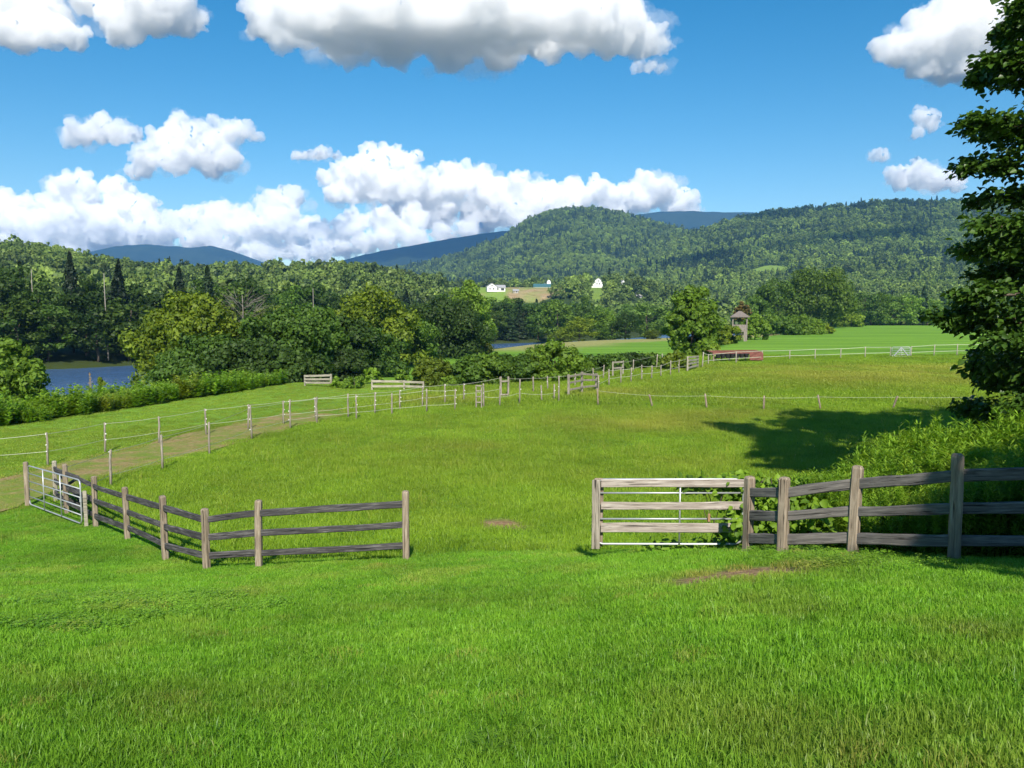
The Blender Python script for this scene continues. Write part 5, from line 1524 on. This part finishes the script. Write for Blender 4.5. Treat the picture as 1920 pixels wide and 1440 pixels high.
# valley trees round the far meadow
VAL = [(938, 305, 585, 66, G_MID, 'green tree over the far end of the distant water', False), (985, 296, 572, 70, G_MID, 'green tree behind the tan strip, right of the distant water', False), (1045, 264, 560, 72, (1.15, 1.1, 1.15), 'thin greyish tree behind the tan strip', False),
       (1086, 238, 592, 62, G_YEL, 'yellow-green rounded tree at the edge of the tan strip', False), (1125, 252, 578, 66, G_LIT, 'light green tree between the yellow-green tree and the dark round one', False), (1058, 236, 612, 48, G_YEL, 'small yellowish shrub left of the yellow-green tree', False),
       (1148, 240, 604, 52, G_MID, 'low green shrub left of the dark round tree', False), (1173, 238, 583, 50, G_DARK, 'small dark round tree at the right end of the tan strip', False), (1216, 264, 563, 92, G_GRAY, 'silvery grey-green willow behind the hay meadow', False),
       (1258, 255, 598, 55, G_MID, 'green tree between the silvery willow and the round pasture tree', False), (1225, 240, 616, 40, G_OLIVE, 'low olive shrub under the silvery willow', False)]
for (px, Y, top, w, col, lab, pn) in VAL: wood_tree(px, Y, top, w, col, lab, None, pn)
for i in range(46):
    px = random.uniform(890, 1440); Y = random.uniform(318, 410)
    x = (px - 960) / F * Y
    if -side_of(FARBANK, np.array([x]), np.array([Y]))[0] < 4: continue
    v = random.uniform(0.85, 1.35); col = random.choice([G_MID, G_LIT, (1.0, 1.0, 1.15), G_DARK])
    cm, tm = random.choice(WOOD)
    plant_tree('broadleaf_tree', x, Y, cm, tm, random.uniform(0.7, 1.1), random.uniform(0.55, 0.85), tuple(c * v for c in col), shade_word(col) + ' leafy tree in the valley wood behind the tan strip', shade_word(col) + ' leafy trees of the valley wood')

# pasture tree and shrubs by the tower
own_tree('pasture_tree', 1299, 100, 541, 88, 11000, 0.46, (1.35, 1.3, 0.85), 'round bright green tree standing alone by the pale four-bar gate', 440, 0.0, 70, 0.0, 0.12, base_py=666)
own_tree('shrub', 1264, 0, 661, 46, 1800, 0.30, G_YEL, 'yellow-green shrub left of the round pasture tree', 441, 0.0, 18, cat='shrub', base_py=692)
own_tree('shrub', 1330, 0, 640, 34, 1500, 0.30, (2.0, 1.7, 1.0), 'pale yellow-green shrub right of the round pasture tree', 442, 0.0, 16, cat='shrub', base_py=668)
own_tree('shrub', 1338, 0, 652, 16, 500, 0.20, (3.0, 2.2, 6.0), 'small silvery bush at the left end of the red platform', 443, 0.0, 10, cat='shrub', base_py=676)
own_tree('shrub', 1342, 142, 592, 50, 3600, 0.5, G_LIT, 'tall green shrub left of the lookout tower', 444, 0.0, 30, cat='shrub')
own_tree('shrub', 1364, 138, 609, 46, 2800, 0.45, G_YEL, 'yellow-green shrub in front of the lookout tower', 445, 0.0, 22, cat='shrub')
own_tree('shrub', 1416, 158, 586, 46, 3200, 0.5, G_LIT, 'leafy shrub just right of the lookout tower', 446, 0.0, 28, cat='shrub')
own_tree('rusty_tree', 1392, 172, 567, 32, 1400, 0.45, (1.7, 0.7, 1.6), 'small rust-red tree top behind the lookout tower', 447, 0.5, 18, limbs=9)
for k, (px, top, w, col, lab) in enumerate([(1448, 592, 48, G_LIT, 'first shrub of the row right of the tower'), (1476, 597, 46, G_MID, 'second shrub of the row right of the tower'), (1500, 592, 48, G_LIT, 'third, taller shrub of the row right of the tower'), (1524, 600, 44, G_LIT, 'fourth shrub of the row right of the tower'), (1542, 608, 32, G_YEL, 'low end shrub of the row right of the tower')]):
    own_tree('shrub', px, 0, top, w, 2600, 0.55, col, lab, 450 + k, 0.0, 26, cat='shrub', base_py=629 - k * 0.8)
own_tree('oak_tree', 1537, 300, 506, 122, 8000, 0.95, (0.75, 0.72, 0.6), 'large dark spreading tree at the far edge of the meadow', 460, 0.16, 60, 0.2)
own_tree('oak_tree', 1456, 300, 530, 95, 6000, 0.95, (0.95, 0.95, 0.8), 'dark green tree left of the large spreading tree', 461, 0.04, 50)
own_tree('oak_tree', 1420, 285, 560, 60, 4000, 0.9, G_MID, 'mid-green tree behind the row of shrubs', 462, 0.03, 40)
own_tree('shrub', 1597, 0, 589, 50, 2400, 0.9, (1.9, 1.6, 1.0), 'bright yellow-green shrub at the meadow edge right of the large dark tree', 463, 0.0, 24, cat='shrub', base_py=613)
p = at(1636, 590, 372); o = link('dead_tree', trunk_mesh(9, 0.2, np.random.default_rng(9), 3, 1.0, 0.05, 0.12, M['bark_pale']), None, (p.x - 2, 372, gz(p.x, 372))); o.rotation_euler = (0, 0.25, 0); tag(o, 'leaning pale dead trunk at the far meadow edge', 'tree')
for i in range(58):
    Y = 366 + (i % 3) * 16 + random.uniform(-4, 4)
    px = 1565 + (i / 58.0) * 520 + random.uniform(-8, 8)
    x = (px - 960) / F * Y
    pine = random.random() < 0.33
    cm, tm = random.choice(PINE if pine else WOOD)
    v = random.uniform(0.9, 1.5)
    col = (1.0, 1.15, 1.3) if pine else random.choice([G_MID, G_LIT, (1.2, 1.15, 1.3)])
    plant_tree('pine_tree' if pine else 'broadleaf_tree', x, Y, cm, tm, random.uniform(0.8, 1.15), random.uniform(0.6, 1.0) * (1.05 if pine else 0.9), tuple(c * v for c in col),
               'tall pine in the wood edge beyond the hay meadow' if pine else shade_word(col) + ' leafy tree in the wood edge beyond the hay meadow', 'pines along the far meadow edge' if pine else shade_word(col) + ' leafy trees along the far meadow edge')

# hedge bushes and saplings along the track
HB = [(808, 724, 672, 58, 3600, 0.26, (1.2, 0.95, 0.7), 'round bush with browning leaves left of the hedge'), (882, 722, 668, 60, 3600, 0.27, G_MID, 'first tall hedge bush behind the ladder gate'), (922, 720, 662, 60, 3600, 0.27, G_LIT, 'second tall hedge bush from the ladder gate'), (962, 718, 660, 58, 3600, 0.27, G_MID, 'middle tall hedge bush'),
      (1000, 715, 662, 54, 3600, 0.27, G_LIT, 'tall hedge bush left of the highest one'), (1040, 712, 646, 80, 4200, 0.30, (1.25, 1.2, 0.85), 'highest hedge bush with yellow-green top'), (1085, 704, 674, 46, 2400, 0.26, G_LIT, 'low hedge bush just right of the highest one'),
      (1120, 698, 668, 48, 2400, 0.27, G_MID, 'low dark hedge bush behind the rail pen'), (1152, 694, 665, 46, 2400, 0.27, G_MID, 'low hedge bush behind the pale board frame'), (1186, 691, 664, 48, 2400, 0.28, G_DARK, 'low dark hedge bush right of the pale board frame'), (1220, 687, 664, 42, 2200, 0.28, G_LIT, 'last low hedge bush before the yellow shrub'),
      (838, 725, 703, 30, 900, 0.24, G_LIT, 'small gap bush left of the first tall hedge bush')]
for k, (px, b, t, w, n, lf, col, lab) in enumerate(HB):
    own_tree('hedge_bush', px, 0, t, w * 1.22, int(n * 1.3), lf, col, lab, 470 + k, 0.0, 34, -0.1, 0.08, 'bush', 0.012, 5, base_py=b)
for k, (px, b, t, w, lab) in enumerate([(698, 720, 687, 24, 'thin light green sapling left of the long low fence'), (752, 718, 690, 22, 'thin light green sapling behind the long low fence'), (664, 728, 704, 36, 'low leafy clump right of the short pale fence'), (632, 727, 706, 26, 'leafy clump touching the short pale fence')]):
    own_tree('sapling', px, 0, t, w, 420, 0.24, (1.7, 1.6, 1.1), lab, 490 + k, 0.05, 14, 0.2, 0.2, 'sapling', 0.01, 3, base_py=b)

# bushes on the weedy bank edge
for k, (px, Y, top, w, col, lab) in enumerate([(400, 62, 712, 60, G_LIT, 'light green bush at the weed edge below the dense trees'), (455, 64, 705, 70, G_MID, 'green bush at the weed edge left of the short pale fence'), (330, 58, 726, 46, (1.5, 1.1, 1.0), 'brownish bush in the weeds below the yellowing tree'), (505, 66, 702, 50, G_MID, 'small green bush next to the short pale fence')]):
    own_tree('bank_bush', px, Y, top, w, 1600, 0.24, col, lab, 500 + k, 0.0, 18, cat='bush')
own_tree('spire_shrub', 190, 56, 702, 22, 700, 0.22, G_YEL, 'narrow yellow-green spire shrub in front of the river', 510, 0.0, 16, 0.9, 0.1, 'shrub')
p = at(168, 698, 56); g = gz(p.x, 56); h = p.z - g
root = empty('dry_stalk', (p.x, 56, g), 'dry pinkish dead spire standing in front of the river', 'plant')
r_ = np.random.default_rng(511)
link('stem', trunk_mesh(h, 0.05, r_, 16, 0.98, 0.02, 0.14, M['bark_pale'], 'dry_stem'), root)
P = np.stack([r_.normal(size=260) * 0.07, r_.normal(size=260) * 0.07, r_.uniform(0.2, 1.0, 260) * h], -1); P[:, :2] *= (1.9 - 1.7 * P[:, 2:] / h)
V = leaf_cards(P, r_.normal(size=(260, 3)), 0.10, r_, 0.5, 1.0)
c = link('dry_leaves', mesh_from('dry_leaves', V, quads(260), [M['leaf']]), root); c.color = (4.5, 1.8, 9.0, 1)

# ------------------------------------------------------------------ near tree at the right edge
def heart_leaves(P, N, T, size, r_):
    n = len(P); N = unit(N); T = unit(T - N * np.sum(T * N, 1, keepdims=True)); B = np.cross(N, T)
    s = (size * r_.uniform(0.6, 1.25, n))[:, None]
    fold = N * s * 0.10; curl = -N * s * 0.18
    base = P; tip = P + T * s + curl
    l1 = P + T * s * 0.22 + B * s * 0.42 + fold; l2 = P + T * s * 0.62 + B * s * 0.34 + fold
    q1 = P + T * s * 0.22 - B * s * 0.42 + fold; q2 = P + T * s * 0.62 - B * s * 0.34 + fold
    V = np.stack([base, l1, l2, tip, q2, q1], 1).reshape(-1, 3)
    i = np.arange(n)[:, None] * 6
    return V, np.concatenate([i + np.array([[0, 3, 2, 1]]), i + np.array([[0, 5, 4, 3]])]).astype(np.int32)

TY = 17.0
tb = at(2005, 900, TY); tx, ty = tb.x, TY; tg = gz(tx, ty)
root = empty('linden_tree', (tx, ty, tg), 'big dark leafy tree leaning in from the right edge of the picture', 'tree')
r_ = np.random.default_rng(600)
boughs = []
for (px, py, dy) in [(1893, -30, 0.5), (1880, 12, -0.8), (1852, 60, 0.7), (1822, 118, -0.3), (1806, 150, 0.8), (1786, 236, -0.4), (1798, 258, 0.6), (1772, 318, 0.2), (1800, 378, 0.8), (1797, 425, -0.7), (1786, 470, -0.2), (1800, 520, 0.9), (1772, 556, -0.3), (1729, 598, 0.1), (1760, 610, 0.7), (1835, 648, -0.6), (1800, 692, 0.2), (1822, 720, 0.6), (1858, 772, -0.2), (1872, 815, 0.5)]:
    boughs.append(np.array(at(px + 26, py, TY + dy)))
for k in range(125):
    az = r_.uniform(0, 6.28); z_ = r_.uniform(1.4, 18.4)
    rad = 4.6 * np.clip((20.5 - z_) / 11.0, 0.2, 1.0) * r_.uniform(0.45, 1.1)
    tip = np.array([tx + math.cos(az) * rad, ty + math.sin(az) * rad, tg + z_])
    if math.cos(az) * rad < -1.0 and z_ < 17: continue
    boughs.append(tip)
LP, LN, LT = [], [], []
wood = MB()
wood.tube([(0, 0, -0.4), (0.05, 0, 2), (-0.05, 0.1, 6), (0.1, 0, 11), (0, 0, 18.0)], [0.42, 0.33, 0.27, 0.17, 0.04], 10)
for tip in boughs:
    zt = tip[2] - tg
    L0 = math.hypot(tip[0] - tx, tip[1] - ty)
    b0 = np.array([tx, ty, tg + max(0.8, min(17.4, zt - L0 * 0.28 + 0.2))])
    d = tip - b0; L = np.linalg.norm(d)
    wood.tube([b0 - [tx, ty, tg], b0 + d * 0.5 + [0, 0, 0.12 * L] - [tx, ty, tg], tip - [tx, ty, tg]], [0.07 + 0.012 * L, 0.04, 0.012], 5)
    n_cl = int(20 + L * 8)
    for q in range(n_cl):
        t = r_.uniform(0.10, 1.0) ** 0.75
        c = b0 + d * t + np.array([0, 0, 0.12 * L * 4 * t * (1 - t)]) + r_.normal(size=3) * np.array([0.30, 0.30, 0.20]) * (1.15 - 0.98 * t)
        m_ = int(r_.uniform(14, 26))
        o = r_.normal(size=(m_, 3)) * np.array([0.24, 0.24, 0.13]) * (1.1 - 0.62 * t)
        P = c + o
        out = unit(d[None, :] * np.array([1, 1, 0.2]) / L + r_.normal(size=(m_, 3)) * 0.7)
        LP.append(P); LT.append(out + np.array([0, 0, -0.55])); LN.append(np.array([0, 0, 1.0]) + r_.normal(size=(m_, 3)) * 0.5 + out * 0.3)
LP = np.concatenate(LP); LT = np.concatenate(LT); LN = np.concatenate(LN)
V, Fq = heart_leaves(LP, LN, LT, 0.145, r_)
V = V - np.array([tx, ty, tg])
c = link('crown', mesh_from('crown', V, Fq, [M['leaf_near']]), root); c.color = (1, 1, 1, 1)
wood.build('trunk', M['bark'], root, None, True)
print('near leaves', len(LP))

# tree beside the viewpoint (out of the picture) that shades the right-hand fence
r_ = np.random.default_rng(610)
sx_, sy_ = 9.7, -0.7
bl = broadleaf_blobs(8.3, 9.0, 55, r_, 0.30, 0.1, 0.15)
root = empty('shade_tree', (sx_, sy_, gz(sx_, sy_)), 'leafy tree beside the viewpoint whose shade falls on the right-hand fence', 'tree')
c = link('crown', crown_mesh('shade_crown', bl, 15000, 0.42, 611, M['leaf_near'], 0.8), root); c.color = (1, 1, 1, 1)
link('trunk', trunk_mesh(8.3, 0.26, r_, 8, 0.8), root)
for k, (x_, y_, h_, w_, lab) in enumerate([(19.9, 19.0, 19.4, 10.6, 'tall shade tree next to the dark tree on the right, past the edge'), (29.0, 20.0, 19.4, 12.0, 'tall shade tree farthest along the row past the right edge'), (24.2, 18.6, 20.2, 10.5, 'tall shade tree in the middle of the row past the right edge')]):
    r_ = np.random.default_rng(640 + k)
    bl = broadleaf_blobs(h_, w_, 90, r_, 0.12, -0.35, 0.08)
    root = empty('linden_tree', (x_, y_, gz(x_, y_)), lab, 'tree')
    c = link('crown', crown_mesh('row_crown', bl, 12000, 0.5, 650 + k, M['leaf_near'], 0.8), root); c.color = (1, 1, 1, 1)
    link('trunk', trunk_mesh(h_, 0.4, r_, 8, 0.8), root)

# ------------------------------------------------------------------ vine over the gate hinge and fence
r_ = np.random.default_rng(620)
vy = ha.y + 0.14
root = empty('vine', (3.75, vy, gz(3.75, vy)), 'broad-leaved vine climbing over the gate hinge and fence posts', 'vine')
o0 = np.array([3.75, vy, gz(3.75, vy)])
LP = []
def vine_blob(px, py, Y, sx, sz, n):
    c = np.array(at(px, py, Y)); LP.append(c + r_.normal(size=(n, 3)) * np.array([sx, 0.13, sz]))
for a in [(1345, 906, vy + 0.15, 0.28, 0.07, 170), (1385, 905, vy + 0.15, 0.22, 0.09, 150), (1300, 912, vy + 0.15, 0.16, 0.04, 36), (1430, 925, vy + 0.2, 0.22, 0.12, 150), (1430, 955, vy + 0.1, 0.2, 0.12, 150), (1385, 945, vy - 0.02, 0.10, 0.09, 50), (1375, 985, vy - 0.1, 0.12, 0.12, 60), (1400, 1010, vy + 0.05, 0.22, 0.14, 130), (1440, 1000, vy + 0.1, 0.3, 0.18, 220), (1500, 985, vy - 0.3, 0.3, 0.2, 200), (1330, 1022, vy + 0.12, 0.4, 0.06, 130), (1535, 965, vy - 1.15, 0.10, 0.10, 34), (1545, 1000, vy - 1.0, 0.12, 0.08, 24), (1500, 925, vy, 0.25, 0.12, 110), (1270, 1028, vy + 0.15, 0.4, 0.05, 90)]:
    vine_blob(*a)
LP = np.concatenate(LP); n = len(LP)
LP[:, 2] = np.maximum(LP[:, 2], ground_z(LP[:, 0], LP[:, 1]) + 0.05)
LT = r_.normal(size=(n, 3)) + np.array([0, -0.3, -0.7]); LN = np.array([0, -0.6, 0.8]) + r_.normal(size=(n, 3)) * 0.5
V, Fq = heart_leaves(LP, LN, LT, 0.12, r_)
c = link('leaves', mesh_from('vine_leaves', V - o0, Fq, [M['leaf']]), root); c.color = (1.9, 1.8, 1.0, 1)
b = MB()
for k in range(9):
    x0_ = r_.uniform(-0.5, 1.2); pts = [np.array([x0_, r_.uniform(-0.05, 0.25), -0.05])]
    for s in range(6): pts.append(pts[-1] + np.array([r_.normal() * 0.09, r_.normal() * 0.04, 0.20]))
    b.tube(pts, 0.007, 4)
b.build('stem', M['bark'], root)
